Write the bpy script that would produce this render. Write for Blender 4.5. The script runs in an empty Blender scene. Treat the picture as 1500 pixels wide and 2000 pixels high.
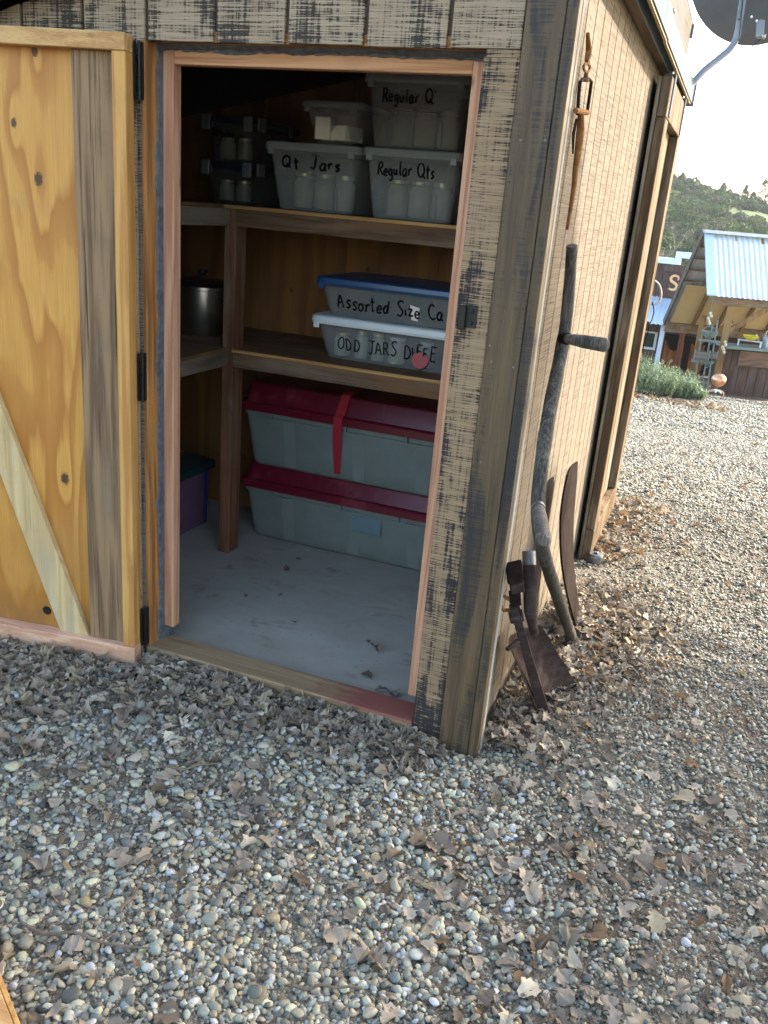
import bpy, bmesh, math, random
import numpy as np
from mathutils import Vector, Matrix, noise as mnoise

scene = bpy.context.scene
# ------------------------------------------------------------------ camera
CAMP = Vector((0.42637, -2.17071, 1.5))
FW = Vector((-0.31882887, 0.88763702, -0.33233818))
RT = Vector((0.92796352, 0.36371666, 0.08120286))
UP = Vector((-0.1929556, 0.28250789, 0.93965814))
FPX = 1701.9
cam_data = bpy.data.cameras.new('camera')
cam = bpy.data.objects.new('camera', cam_data)
scene.collection.objects.link(cam)
cam.matrix_world = Matrix(((RT.x, UP.x, -FW.x, CAMP.x), (RT.y, UP.y, -FW.y, CAMP.y), (RT.z, UP.z, -FW.z, CAMP.z), (0, 0, 0, 1)))
cam_data.sensor_fit = 'HORIZONTAL'
cam_data.sensor_width = 36.0
cam_data.lens = 36.0 * FPX / 1500.0
cam_data.clip_start = 0.05
cam_data.clip_end = 3000
scene.camera = cam
# ------------------------------------------------------------------ light
SUN = Vector((1.0, 1.15, 0.80)).normalized()
world = bpy.data.worlds.new('World')
scene.world = world
world.use_nodes = True
wn = world.node_tree
wn.nodes.clear()
sky = wn.nodes.new('ShaderNodeTexSky')
sky.sky_type = 'NISHITA'
sky.sun_disc = False
sky.sun_elevation = math.asin(SUN.z)
sky.sun_rotation = math.atan2(SUN.x, SUN.y)
sky.air_density = 1.0
sky.dust_density = 2.2
sky.ozone_density = 1.0
bg = wn.nodes.new('ShaderNodeBackground')
bg.inputs['Strength'].default_value = 0.15
wo = wn.nodes.new('ShaderNodeOutputWorld')
wn.links.new(sky.outputs[0], bg.inputs[0])
wn.links.new(bg.outputs[0], wo.inputs[0])
sun_data = bpy.data.lights.new('sun', 'SUN')
sun_data.energy = 2.6
sun_data.angle = math.radians(0.53)
sun_data.color = (1.0, 0.97, 0.93)
sun = bpy.data.objects.new('sun', sun_data)
scene.collection.objects.link(sun)
sun.rotation_euler = SUN.to_track_quat('Z', 'Y').to_euler()
scene.view_settings.view_transform = 'Standard'
scene.view_settings.look = 'None'
scene.view_settings.exposure = 2.6
scene.view_settings.gamma = 1.0
scene.view_settings.use_white_balance = True
scene.view_settings.white_balance_temperature = 7250
scene.view_settings.white_balance_tint = 10
scene.cycles.transparent_max_bounces = 16
scene.cycles.max_bounces = 8
scene.cycles.diffuse_bounces = 4

rnd = random.Random(7)
nrs = np.random.RandomState(11)
COL = scene.collection

# ------------------------------------------------------------------ helpers
def ray_dir(u, v):
    return FW + RT * ((u - 750) / FPX) - UP * ((v - 1000) / FPX)
def PY(u, v, y):
    d = ray_dir(u, v); return CAMP + d * ((y - CAMP.y) / d.y)
def PX(u, v, x):
    d = ray_dir(u, v); return CAMP + d * ((x - CAMP.x) / d.x)
def PZ(u, v, z):
    d = ray_dir(u, v); return CAMP + d * ((z - CAMP.z) / d.z)

def link(o, parent=None):
    COL.objects.link(o)
    if parent is not None:
        o.parent = parent
        o.matrix_parent_inverse = Matrix.Identity(4)
        if parent.matrix_basis != Matrix.Identity(4):
            pm = parent.matrix_basis.copy()
            if parent.parent is not None:
                pm = parent.parent.matrix_basis @ pm
            o.matrix_parent_inverse = pm.inverted()
    return o
def tag(o, label=None, cat=None, group=None, kind=None):
    if label: o['label'] = label
    if cat: o['category'] = cat
    if group: o['group'] = group
    if kind: o['kind'] = kind
    return o
def empty(name, loc=(0, 0, 0), label=None, cat=None, group=None):
    o = bpy.data.objects.new(name, None)
    o.location = loc
    o.empty_display_size = 0.05
    COL.objects.link(o)
    return tag(o, label, cat, group)

class MB:
    def __init__(self):
        self.v = []; self.f = []; self.sm = []
    def add(self, vs, fs, smooth=False):
        b = len(self.v)
        self.v.extend([tuple(p) for p in vs])
        for f in fs:
            self.f.append(tuple(b + i for i in f)); self.sm.append(smooth)
        return self
    def hexa(self, p, bev=0.0):
        """8 corner points: bottom 0-3 ccw seen from above, top 4-7"""
        p = [Vector(q) for q in p]
        if bev <= 0:
            return self.add(p, [(3, 2, 1, 0), (4, 5, 6, 7), (0, 1, 5, 4), (1, 2, 6, 5), (2, 3, 7, 6), (3, 0, 4, 7)])
        bm = bmesh.new()
        vs = [bm.verts.new(q) for q in p]
        for f in [(3, 2, 1, 0), (4, 5, 6, 7), (0, 1, 5, 4), (1, 2, 6, 5), (2, 3, 7, 6), (3, 0, 4, 7)]:
            bm.faces.new([vs[i] for i in f])
        bmesh.ops.recalc_face_normals(bm, faces=bm.faces[:])
        bmesh.ops.bevel(bm, geom=bm.edges[:], offset=bev, segments=1, affect='EDGES', profile=0.5)
        bm.verts.index_update()
        r = self.add([v.co.copy() for v in bm.verts], [[v.index for v in f.verts] for f in bm.faces])
        bm.free()
        return r
    def box(self, x0, x1, y0, y1, z0, z1, bev=0.0):
        return self.hexa([(x0, y0, z0), (x1, y0, z0), (x1, y1, z0), (x0, y1, z0), (x0, y0, z1), (x1, y0, z1), (x1, y1, z1), (x0, y1, z1)], bev)
    def obox(self, o, ax, ay, az, a0, a1, b0, b1, c0, c1, bev=0.0):
        """box in a local frame o + ax*a + ay*b + az*c"""
        o = Vector(o); ax = Vector(ax); ay = Vector(ay); az = Vector(az)
        P = lambda a, b, c: o + ax * a + ay * b + az * c
        return self.hexa([P(a0, b0, c0), P(a1, b0, c0), P(a1, b1, c0), P(a0, b1, c0), P(a0, b0, c1), P(a1, b0, c1), P(a1, b1, c1), P(a0, b1, c1)], bev)
    def beam(self, a, b, w, h, up=(0, 0, 1), bev=0.0):
        a = Vector(a); b = Vector(b); d = b - a; L = d.length; d.normalize()
        up = Vector(up); s = d.cross(up)
        if s.length < 1e-5: s = d.cross(Vector((1, 0, 0)))
        s.normalize(); t = s.cross(d)
        return self.obox(a, d, s, t, 0, L, -w / 2, w / 2, -h / 2, h / 2, bev)
    def tube(self, pts, rad, n=8, closed=False, caps=True, flat=None):
        pts = [Vector(p) for p in pts]
        m = len(pts)
        rads = rad if isinstance(rad, (list, tuple)) else [rad] * m
        b = len(self.v); prev = None
        for i, p in enumerate(pts):
            if closed: t = pts[(i + 1) % m] - pts[i - 1]
            elif i == 0: t = pts[1] - p
            elif i == m - 1: t = p - pts[i - 1]
            else: t = pts[i + 1] - pts[i - 1]
            t = t.normalized() if t.length > 1e-9 else Vector((0, 0, 1))
            if prev is None:
                s = t.cross(Vector((0, 0, 1)))
                if s.length < 0.1: s = t.cross(Vector((1, 0, 0)))
            else:
                s = prev - t * prev.dot(t)
            s.normalize(); prev = s
            q = t.cross(s)
            for k in range(n):
                a = 2 * math.pi * k / n
                self.v.append(tuple(p + (s * math.cos(a) + q * math.sin(a)) * rads[i]))
        for i in range(m if closed else m - 1):
            j = (i + 1) % m
            for k in range(n):
                l = (k + 1) % n
                self.f.append((b + i * n + k, b + j * n + k, b + j * n + l, b + i * n + l)); self.sm.append(True)
        if caps and not closed:
            self.f.append(tuple(b + k for k in range(n))); self.sm.append(False)
            self.f.append(tuple(b + (m - 1) * n + k for k in reversed(range(n)))); self.sm.append(False)
        return self
    def lathe(self, prof, n=24, o=(0, 0, 0), ax=None):
        """prof: list of (r,z); ax: optional frame (x,y,z axes)"""
        o = Vector(o); b = len(self.v)
        X, Y, Z = ax if ax else (Vector((1, 0, 0)), Vector((0, 1, 0)), Vector((0, 0, 1)))
        for r, z in prof:
            for k in range(n):
                a = 2 * math.pi * k / n
                self.v.append(tuple(o + X * (r * math.cos(a)) + Y * (r * math.sin(a)) + Z * z))
        for i in range(len(prof) - 1):
            for k in range(n):
                l = (k + 1) % n
                self.f.append((b + i * n + k, b + i * n + l, b + (i + 1) * n + l, b + (i + 1) * n + k)); self.sm.append(True)
        return self
    def loft(self, rings, cap0=True, cap1=True, smooth=False):
        b = len(self.v); n = len(rings[0])
        for r in rings: self.v.extend([tuple(p) for p in r])
        for i in range(len(rings) - 1):
            for k in range(n):
                l = (k + 1) % n
                self.f.append((b + i * n + k, b + i * n + l, b + (i + 1) * n + l, b + (i + 1) * n + k)); self.sm.append(smooth)
        if cap0: self.f.append(tuple(b + k for k in reversed(range(n)))); self.sm.append(False)
        if cap1: self.f.append(tuple(b + (len(rings) - 1) * n + k for k in range(n))); self.sm.append(False)
        return self
    def mesh(self, name, mat=None, fix=True):
        me = bpy.data.meshes.new(name)
        me.from_pydata(self.v, [], self.f)
        me.polygons.foreach_set('use_smooth', self.sm)
        if fix:
            bm = bmesh.new(); bm.from_mesh(me)
            bmesh.ops.recalc_face_normals(bm, faces=bm.faces[:])
            bm.to_mesh(me); bm.free()
        if mat is not None: me.materials.append(mat)
        if any(self.sm): me.set_sharp_from_angle(angle=math.radians(42))
        me.update()
        return me
    def build(self, name, mat, parent=None, fix=True):
        o = bpy.data.objects.new(name, self.mesh(name, mat, fix))
        return link(o, parent)

def rrect(x0, x1, y0, y1, z, r, seg=4):
    pts = []
    for cx, cy, a0 in ((x1 - r, y1 - r, 0), (x0 + r, y1 - r, 90), (x0 + r, y0 + r, 180), (x1 - r, y0 + r, 270)):
        for k in range(seg + 1):
            a = math.radians(a0 + 90 * k / seg)
            pts.append((cx + r * math.cos(a), cy + r * math.sin(a), z))
    return pts
def catmull(pts, per=6):
    pts = [Vector(p) for p in pts]
    if len(pts) < 3: return pts
    out = []
    for i in range(len(pts) - 1):
        p0 = pts[max(i - 1, 0)]; p1 = pts[i]; p2 = pts[i + 1]; p3 = pts[min(i + 2, len(pts) - 1)]
        for k in range(per):
            t = k / per
            out.append(0.5 * ((2 * p1) + (p2 - p0) * t + (2 * p0 - 5 * p1 + 4 * p2 - p3) * t * t + (3 * p1 - p0 - 3 * p2 + p3) * t ** 3))
    out.append(pts[-1])
    return out

# ------------------------------------------------------------------ materials
class NT:
    def __init__(self, name):
        self.m = bpy.data.materials.new(name); self.m.use_nodes = True
        self.t = self.m.node_tree; self.t.nodes.clear()
        self.out = self.n('ShaderNodeOutputMaterial')
    def n(self, kind, **kw):
        x = self.t.nodes.new(kind)
        for k, v in kw.items(): setattr(x, k, v)
        return x
    def l(self, a, b): self.t.links.new(a, b)
    def val(self, sock, x):
        if isinstance(x, (int, float)): sock.default_value = x
        elif isinstance(x, (tuple, list)):
            sock.default_value = tuple(x) if len(x) == len(sock.default_value) else tuple(x) + (1.0,)
        else: self.l(x, sock)
    def math(self, op, a, b=0.0, c=0.0, clamp=False):
        x = self.n('ShaderNodeMath', operation=op); x.use_clamp = clamp
        self.val(x.inputs[0], a); self.val(x.inputs[1], b)
        if len(x.inputs) > 2: self.val(x.inputs[2], c)
        return x.outputs[0]
    def mix(self, f, a, b, blend='MIX'):
        x = self.n('ShaderNodeMixRGB', blend_type=blend)
        self.val(x.inputs[0], f); self.val(x.inputs[1], a); self.val(x.inputs[2], b)
        return x.outputs[0]
    def coords(self, rand=1.0):
        """object-space coordinates shifted by a per-object random amount"""
        tc = self.n('ShaderNodeTexCoord')
        if rand == 0: return tc.outputs['Object']
        oi = self.n('ShaderNodeObjectInfo')
        x = self.n('ShaderNodeVectorMath', operation='MULTIPLY_ADD')
        cx = self.n('ShaderNodeCombineXYZ')
        r1 = self.math('MULTIPLY', oi.outputs['Random'], 17.3 * rand)
        r2 = self.math('MULTIPLY', oi.outputs['Random'], 41.7 * rand)
        self.l(r1, cx.inputs[0]); self.l(r2, cx.inputs[1]); self.l(r1, cx.inputs[2])
        self.l(tc.outputs['Object'], x.inputs[0]); x.inputs[1].default_value = (1, 1, 1); self.l(cx.outputs[0], x.inputs[2])
        return x.outputs[0]
    def scale(self, v, s, rot=None):
        m = self.n('ShaderNodeMapping'); self.l(v, m.inputs[0]); m.inputs['Scale'].default_value = s
        if rot: m.inputs['Rotation'].default_value = rot
        return m.outputs[0]
    def noise(self, v, scale=1.0, detail=4, rough=0.55, dist=0.0):
        x = self.n('ShaderNodeTexNoise'); self.l(v, x.inputs['Vector'])
        x.inputs['Scale'].default_value = scale; x.inputs['Detail'].default_value = detail
        x.inputs['Roughness'].default_value = rough; x.inputs['Distortion'].default_value = dist
        return x.outputs['Fac']
    def ramp(self, f, stops, interp='LINEAR'):
        x = self.n('ShaderNodeValToRGB'); x.color_ramp.interpolation = interp
        e = x.color_ramp.elements
        while len(e) < len(stops): e.new(0.5)
        for el, (p, c) in zip(e, stops):
            el.position = p
            el.color = (c, c, c, 1) if isinstance(c, (int, float)) else tuple(c) + (1,)
        self.l(f, x.inputs[0])
        return x.outputs[0]
    def bump(self, h, strength=0.3, dist=0.002, prev=None):
        b = self.n('ShaderNodeBump'); b.inputs['Strength'].default_value = strength; b.inputs['Distance'].default_value = dist
        self.l(h, b.inputs['Height'])
        if prev is not None: self.l(prev, b.inputs['Normal'])
        return b.outputs[0]
    def bsdf(self, col, rough=0.6, metal=0.0, normal=None, spec=0.4):
        b = self.n('ShaderNodeBsdfPrincipled')
        self.val(b.inputs['Base Color'], col); self.val(b.inputs['Roughness'], rough); self.val(b.inputs['Metallic'], metal)
        b.inputs['Specular IOR Level'].default_value = spec
        if normal is not None: self.l(normal, b.inputs['Normal'])
        self.b = b
        return b.outputs[0]
    def done(self, sh):
        self.l(sh, self.out.inputs[0]); return self.m

def axis_scale(axis, along, across):
    return {'x': (along, across, across), 'y': (across, along, across), 'z': (across, across, along)}[axis]

def wood(name, light, dark, axis='z', across=30.0, along=1.2, contrast=1.0, weather=None, wamt=0.0, rough=0.7, knots=0.0, spec=0.25, cracks=0.0):
    """sawn lumber: stretched growth rings, fine fibres, optional grey weathering and knots"""
    t = NT(name); c = t.coords()
    warp = t.noise(t.scale(c, axis_scale(axis, 0.8, 3.0)), 1.0, 3, 0.5)
    g = t.noise(t.scale(c, axis_scale(axis, along, across)), 1.0, 4, 0.6, 0.4)
    rings = t.math('SINE', t.math('MULTIPLY', t.math('ADD', t.noise(t.scale(c, axis_scale(axis, along * 0.5, across * 0.3)), 1.0, 2, 0.45), t.math('MULTIPLY', warp, 0.5)), 42.0))
    rings = t.math('MULTIPLY_ADD', rings, 0.5, 0.5)
    fib = t.noise(t.scale(c, axis_scale(axis, 6.0, 420.0)), 1.0, 3, 0.6)
    f = t.math('ADD', t.math('MULTIPLY', g, 0.55), t.math('MULTIPLY', rings, 0.32))
    f = t.math('ADD', f, t.math('MULTIPLY', t.math('SUBTRACT', fib, 0.5), 0.75))
    f = t.ramp(f, [(0.46 - 0.19 / contrast, 0.0), (0.46 + 0.19 / contrast, 1.0)])
    col = t.mix(f, light, dark)
    if knots > 0:
        vo = t.n('ShaderNodeTexVoronoi'); vo.inputs['Scale'].default_value = 1.0
        t.l(t.scale(c, axis_scale(axis, 5.0, 9.0)), vo.inputs['Vector'])
        k = t.ramp(vo.outputs['Distance'], [(0.03, 1.0), (0.10, 0.0)])
        col = t.mix(t.math('MULTIPLY', k, knots), col, tuple(0.35 * q for q in dark))
    if weather is not None:
        w = t.noise(t.scale(c, axis_scale(axis, 2.0, 14.0)), 1.0, 5, 0.65)
        w = t.ramp(w, [(0.62 - wamt * 0.45, 0.0), (0.78 - wamt * 0.3, 1.0)])
        col = t.mix(w, col, weather)
    if cracks > 0:
        ck = t.noise(t.scale(c, axis_scale(axis, 1.8, 130.0)), 1.0, 3, 0.6, 0.3)
        col = t.mix(t.math('MULTIPLY', t.ramp(ck, [(0.33, 1.0), (0.40, 0.0)]), cracks), col, tuple(0.22 * q for q in dark))
    # blotchy hand dirt
    d = t.noise(c, 6.0, 5, 0.65)
    col = t.mix(t.ramp(d, [(0.55, 0.0), (0.8, 0.3)]), col, tuple(0.45 * q for q in dark))
    nrm = t.bump(t.math('ADD', fib, t.math('MULTIPLY', g, 0.6)), 0.35, 0.0015)
    return t.done(t.bsdf(col, rough, 0, nrm, spec))

def rough_sawn(name, light, mid, dark, axis_saw='x', tilt=0.0, residue=0.5, fleck=0.5, saw=150.0, wv=0.34):
    """rough sawn siding with saw lines across and black paint residue left in the low spots"""
    t = NT(name); c = t.coords(0.6)
    if axis_saw == 'x': s1, s2, s3, patch = (9, 9, saw * 2.2), (130, 60, 5), (60, 60, 300), (8.0, 8.0, 2.6)
    else: s1, s2, s3, patch = (9, 5, saw * 2.2), (60, 130, 5), (60, 40, 300), (9.0, 7.0, 2.0)
    r = (tilt, 0, 0) if tilt else None
    saw_n = t.noise(t.scale(c, s1, r), 1.0, 3, 0.6)
    ver = t.noise(t.scale(c, s2), 1.0, 3, 0.6)
    fine = t.noise(t.scale(c, s3), 1.0, 3, 0.7)
    big = t.noise(t.scale(c, patch), 1.0, 4, 0.6, 0.5)
    tone = t.noise(t.scale(c, (3, 3, 1.2)), 1.0, 3, 0.5)
    col = t.mix(t.ramp(t.math('ADD', t.math('MULTIPLY', saw_n, 0.7), t.math('MULTIPLY', tone, 0.3)), [(0.36, 0.0), (0.62, 1.0)]), mid, light)
    low = t.math('ADD', t.math('MULTIPLY', saw_n, 0.78 - wv), t.math('ADD', t.math('MULTIPLY', ver, wv), t.math('MULTIPLY', fine, 0.22)))
    # the more residue a patch holds, the higher the level up to which it covers
    lvl = t.math('ADD', 0.395 + 0.10 * fleck, t.math('MULTIPLY', t.ramp(big, [(0.46, 0.0), (0.70, 1.0)]), 0.17 * residue))
    m = t.math('SUBTRACT', lvl, low)
    m = t.ramp(t.math('MULTIPLY_ADD', m, 9.0, 0.42), [(0.25, 0.0), (0.75, 1.0)])
    col = t.mix(m, col, dark)
    h = t.math('ADD', saw_n, t.math('MULTIPLY', fine, 0.5))
    nrm = t.bump(h, 0.6, 0.002)
    return t.done(t.bsdf(col, 0.95, 0, nrm, 0.03))

def plain(name, col, rough=0.5, metal=0.0, var=0.15, nscale=20.0, bump=0.1, spec=0.4, dirt=None, damt=0.0, dscale=4.0):
    t = NT(name); c = t.coords()
    n = t.noise(c, nscale, 5, 0.6)
    cc = t.mix(t.ramp(n, [(0.3, 0.0), (0.7, 1.0)]), tuple(q * (1 - var) for q in col), tuple(min(1, q * (1 + var)) for q in col))
    if dirt is not None:
        d = t.noise(c, dscale, 6, 0.65)
        cc = t.mix(t.ramp(d, [(0.62 - 0.3 * damt, 0.0), (0.8 - 0.2 * damt, 1.0)]), cc, dirt)
    nrm = t.bump(n, bump, 0.002)
    return t.done(t.bsdf(cc, rough, metal, nrm, spec))

def rust(name, a, b, c3, rough=0.85, metal=0.0):
    t = NT(name); c = t.coords()
    n = t.noise(c, 35.0, 6, 0.65); m = t.noise(c, 220.0, 4, 0.7)
    col = t.ramp(t.math('ADD', t.math('MULTIPLY', n, 0.7), t.math('MULTIPLY', m, 0.3)), [(0.32, a), (0.5, b), (0.68, c3)])
    return t.done(t.bsdf(col, rough, metal, t.bump(m, 0.4, 0.001), 0.03))

def frosted(name, col, clear=0.5, rough=0.3):
    t = NT(name)
    n = t.noise(t.coords(), 9.0, 4, 0.6)
    sh = t.bsdf(col, rough, 0, None, 0.4)
    tr = t.n('ShaderNodeBsdfTransparent'); tr.inputs[0].default_value = (0.9, 0.92, 0.92, 1)
    mx = t.n('ShaderNodeMixShader')
    t.l(t.ramp(n, [(0.3, clear - 0.08), (0.7, clear + 0.08)]), mx.inputs[0]); t.l(sh, mx.inputs[1]); t.l(tr.outputs[0], mx.inputs[2])
    return t.done(mx.outputs[0])

# ------------------------------------------------------------------ lumber colours
M = {}
M['front'] = rough_sawn('front_siding', (0.34, 0.262, 0.185), (0.205, 0.152, 0.102), (0.050, 0.042, 0.036), 'x', 0, 0.75, 0.5)
M['strip'] = rough_sawn('door_trim_rough', (0.30, 0.21, 0.13), (0.165, 0.112, 0.068), (0.036, 0.032, 0.032), 'x', 0, 1.05, 0.55)
M['side'] = rough_sawn('side_siding', (0.215, 0.18, 0.138), (0.125, 0.101, 0.076), (0.08, 0.069, 0.059), 'y', 0.32, 0.8, -0.45, 120, 0.10)
def post_material():
    t = NT('corner_stain'); c = t.coords(0.6)
    g = t.noise(t.scale(c, (40, 40, 2.0)), 1.0, 5, 0.6)
    fib = t.noise(t.scale(c, (300, 300, 7)), 1.0, 3, 0.6)
    big = t.noise(t.scale(c, (13, 13, 1.9)), 1.0, 5, 0.62, 0.7)
    sc = t.noise(t.scale(c, (9, 9, 260)), 1.0, 2, 0.6)
    col = t.mix(t.ramp(t.math('ADD', t.math('MULTIPLY', g, 0.6), t.math('MULTIPLY', fib, 0.4)), [(0.36, 0.0), (0.64, 1.0)]), (0.050, 0.032, 0.017), (0.120, 0.079, 0.041))
    m = t.math('ADD', t.math('MULTIPLY', big, 0.62), t.math('ADD', t.math('MULTIPLY', fib, 0.2), t.math('MULTIPLY', sc, 0.18)))
    col = t.mix(t.ramp(m, [(0.50, 0.0), (0.57, 0.9)]), col, (0.016, 0.017, 0.019))
    kn = t.n('ShaderNodeTexVoronoi'); t.l(t.scale(c, (6, 6, 2.6)), kn.inputs['Vector']); kn.inputs['Scale'].default_value = 1.0
    col = t.mix(t.ramp(kn.outputs['Distance'], [(0.03, 0.7), (0.07, 0.0)]), col, (0.07, 0.03, 0.014))
    return t.done(t.bsdf(col, 0.6, 0, t.bump(t.math('ADD', fib, g), 0.35, 0.0015), 0.35))
M['post'] = post_material()
M['edge'] = wood('pale_edge', (0.44, 0.38, 0.28), (0.27, 0.21, 0.14), 'z', 40, 1.0, 1.0, (0.24, 0.26, 0.26), 0.45, spec=0.03, cracks=0.4)
M['fir'] = wood('new_fir', (0.52, 0.285, 0.18), (0.38, 0.175, 0.10), 'z', 45, 0.8, 1.25, knots=0.7, cracks=0.25)
M['firx'] = wood('new_fir_header', (0.50, 0.265, 0.14), (0.36, 0.155, 0.07), 'x', 45, 0.8, 1.25, knots=0.7, cracks=0.25)
M['jamb'] = wood('orange_jamb', (0.42, 0.19, 0.06), (0.20, 0.08, 0.025), 'z', 38, 1.4, 1.2, knots=0.5, cracks=0.5)
M['jambx'] = wood('orange_head', (0.40, 0.20, 0.07), (0.22, 0.09, 0.03), 'x', 38, 1.4, 1.2)
M['stile'] = wood('gold_stile', (0.53, 0.285, 0.09), (0.38, 0.175, 0.05), 'z', 38, 0.8, 1.25, knots=0.6, cracks=0.25)
M['railtop'] = wood('gold_rail', (0.53, 0.32, 0.135), (0.38, 0.20, 0.075), 'x', 38, 0.8, 1.25, knots=0.5, cracks=0.25)
M['railbot'] = wood('pink_rail', (0.62, 0.38, 0.25), (0.47, 0.245, 0.155), 'x', 38, 0.8, 1.25, knots=0.5, cracks=0.25)
M['brace'] = wood('pale_brace', (0.56, 0.42, 0.22), (0.42, 0.28, 0.125), 'z', 30, 0.9, 0.8, (0.34, 0.30, 0.22), 0.25, knots=0.8, cracks=0.3)
M['weather'] = wood('weathered_board', (0.26, 0.16, 0.085), (0.12, 0.072, 0.04), 'z', 34, 1.0, 1.1, (0.17, 0.14, 0.105), 0.2, knots=0.7, cracks=0.85)
M['barn'] = wood('barn_door_wood', (0.125, 0.084, 0.048), (0.06, 0.04, 0.023), 'z', 30, 1.0, 1.0, (0.22, 0.17, 0.12), 0.35, knots=0.5, spec=0.03, cracks=0.5)
M['barnpale'] = wood('barn_door_pale', (0.20, 0.155, 0.105), (0.12, 0.09, 0.058), 'z', 30, 1.0, 1.0, (0.3, 0.27, 0.22), 0.4, spec=0.03)
M['fasc'] = wood('grey_fascia', (0.17, 0.145, 0.12), (0.10, 0.082, 0.065), 'y', 30, 1.0, 1.0, (0.115, 0.112, 0.11), 0.6, spec=0.03, cracks=0.6)
M['ledger'] = wood('ledger', (0.17, 0.125, 0.08), (0.10, 0.068, 0.04), 'y', 30, 1.0, 1.0, spec=0.03)
M['shelf'] = wood('shelf_lumber', (0.155, 0.076, 0.036), (0.062, 0.03, 0.016), 'x', 24, 1.0, 1.1, (0.17, 0.12, 0.08), 0.4, knots=0.6, cracks=0.6)
M['shelfgrey'] = wood('shelf_lumber_grey', (0.15, 0.11, 0.072), (0.08, 0.056, 0.036), 'y', 24, 1.0, 1.0, (0.2, 0.17, 0.13), 0.5)
M['shelfply'] = wood('shelf_plywood', (0.19, 0.10, 0.044), (0.10, 0.05, 0.023), 'x', 14, 0.8, 0.9)
M['shelfedge'] = wood('shelf_ply_edge', (0.46, 0.26, 0.10), (0.30, 0.15, 0.05), 'x', 60, 1.5, 1.0)
M['shelfpost'] = wood('shelf_post', (0.205, 0.085, 0.045), (0.10, 0.04, 0.021), 'z', 28, 1.0, 1.0, (0.2, 0.14, 0.09), 0.3, knots=0.6, cracks=0.5)
M['inner'] = wood('inner_plywood', (0.25, 0.118, 0.036), (0.15, 0.06, 0.018), 'z', 10, 0.7, 0.8, knots=0.9)
M['sill'] = wood('sill_wood', (0.30, 0.20, 0.105), (0.16, 0.098, 0.05), 'x', 30, 1.0, 1.1, (0.21, 0.165, 0.11), 0.4, cracks=0.6)
M['black'] = plain('black_metal', (0.012, 0.012, 0.013), 0.45, 0.3, 0.2, 40, 0.1)
M['felt'] = plain('roof_felt', (0.006, 0.006, 0.008), 1.0, 0, 0.3, 60, 0.3, 0.0)
M['foam'] = plain('grey_sealant', (0.085, 0.092, 0.10), 0.85, 0, 0.45, 45, 0.9)
M['steel'] = plain('galvanised', (0.17, 0.205, 0.225), 0.9, 0.0, 0.15, 6, 0.05, 0.0, (0.16, 0.18, 0.19), 0.4, 9)
M['steelrim'] = plain('rusty_rim', (0.30, 0.22, 0.12), 0.6, 0.3, 0.4, 40, 0.2)
M['ferrn'] = plain('dull_nail', (0.16, 0.155, 0.15), 0.5, 0.5)
M['bolt'] = plain('bright_bolt', (0.42, 0.42, 0.43), 0.35, 1.0, 0.1, 30, 0.1)

def ply_material(knot_pts):
    t = NT('door_plywood'); c = t.coords(0)
    n = t.noise(t.scale(c, (4.2, 4.2, 0.85)), 1.0, 4, 0.4, 0.5)
    lvl = t.math('MULTIPLY', n, 6.5)
    sep = t.n('ShaderNodeSeparateXYZ'); t.l(c, sep.inputs[0])
    kmask = None; halo = None
    for (kx, kz, r) in knot_pts:
        dx = t.math('SUBTRACT', sep.outputs[0], kx); dz = t.math('SUBTRACT', sep.outputs[2], kz)
        d2 = t.math('ADD', t.math('MULTIPLY', dx, dx), t.math('MULTIPLY', t.math('MULTIPLY', dz, dz), 0.12))
        d = t.math('SQRT', d2)
        lvl = t.math('ADD', lvl, t.math('DIVIDE', 1.1, t.math('ADD', 1.0, t.math('MULTIPLY', d2, 900.0))))
        dd = t.math('SQRT', t.math('ADD', t.math('MULTIPLY', dx, dx), t.math('MULTIPLY', t.math('MULTIPLY', dz, dz), 0.5)))
        wob = t.math('MULTIPLY', t.math('SUBTRACT', t.noise(c, 140.0, 3, 0.6), 0.5), r * 1.1)
        k = t.ramp(t.math('DIVIDE', t.math('ADD', dd, wob), r), [(0.55, 1.0), (0.95, 0.0)])
        kmask = k if kmask is None else t.math('MAXIMUM', kmask, k)
    bands = t.math('FRACT', lvl)
    fib = t.noise(t.scale(c, (330, 330, 5.0)), 1.0, 3, 0.6)
    f = t.ramp(bands, [(0.0, 0.35), (0.07, 0.0), (0.48, 0.22), (0.58, 0.62), (0.92, 0.95), (1.0, 0.35)])
    col = t.mix(f, (0.57, 0.285, 0.062), (0.36, 0.132, 0.02))
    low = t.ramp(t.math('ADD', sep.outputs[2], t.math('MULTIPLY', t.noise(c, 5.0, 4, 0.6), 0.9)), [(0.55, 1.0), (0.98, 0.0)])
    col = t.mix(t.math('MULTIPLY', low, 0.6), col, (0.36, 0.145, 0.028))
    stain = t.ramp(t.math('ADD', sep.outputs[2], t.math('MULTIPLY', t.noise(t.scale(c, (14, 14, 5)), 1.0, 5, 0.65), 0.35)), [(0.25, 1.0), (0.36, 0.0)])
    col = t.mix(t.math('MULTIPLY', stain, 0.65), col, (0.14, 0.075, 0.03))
    col = t.mix(t.math('MULTIPLY', t.ramp(fib, [(0.35, 1.0), (0.65, 0.0)]), 0.4), col, (0.33, 0.14, 0.035))
    gr = t.noise(c, 4.0, 6, 0.7)
    col = t.mix(t.ramp(gr, [(0.56, 0.0), (0.75, 0.45)]), col, (0.30, 0.16, 0.06))
    col = t.mix(t.math('MULTIPLY', kmask, 0.92), col, (0.045, 0.02, 0.01))
    return t.done(t.bsdf(col, 0.5, 0, t.bump(t.math('ADD', fib, t.math('MULTIPLY', f, 0.5)), 0.15, 0.001), 0.35))

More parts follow.
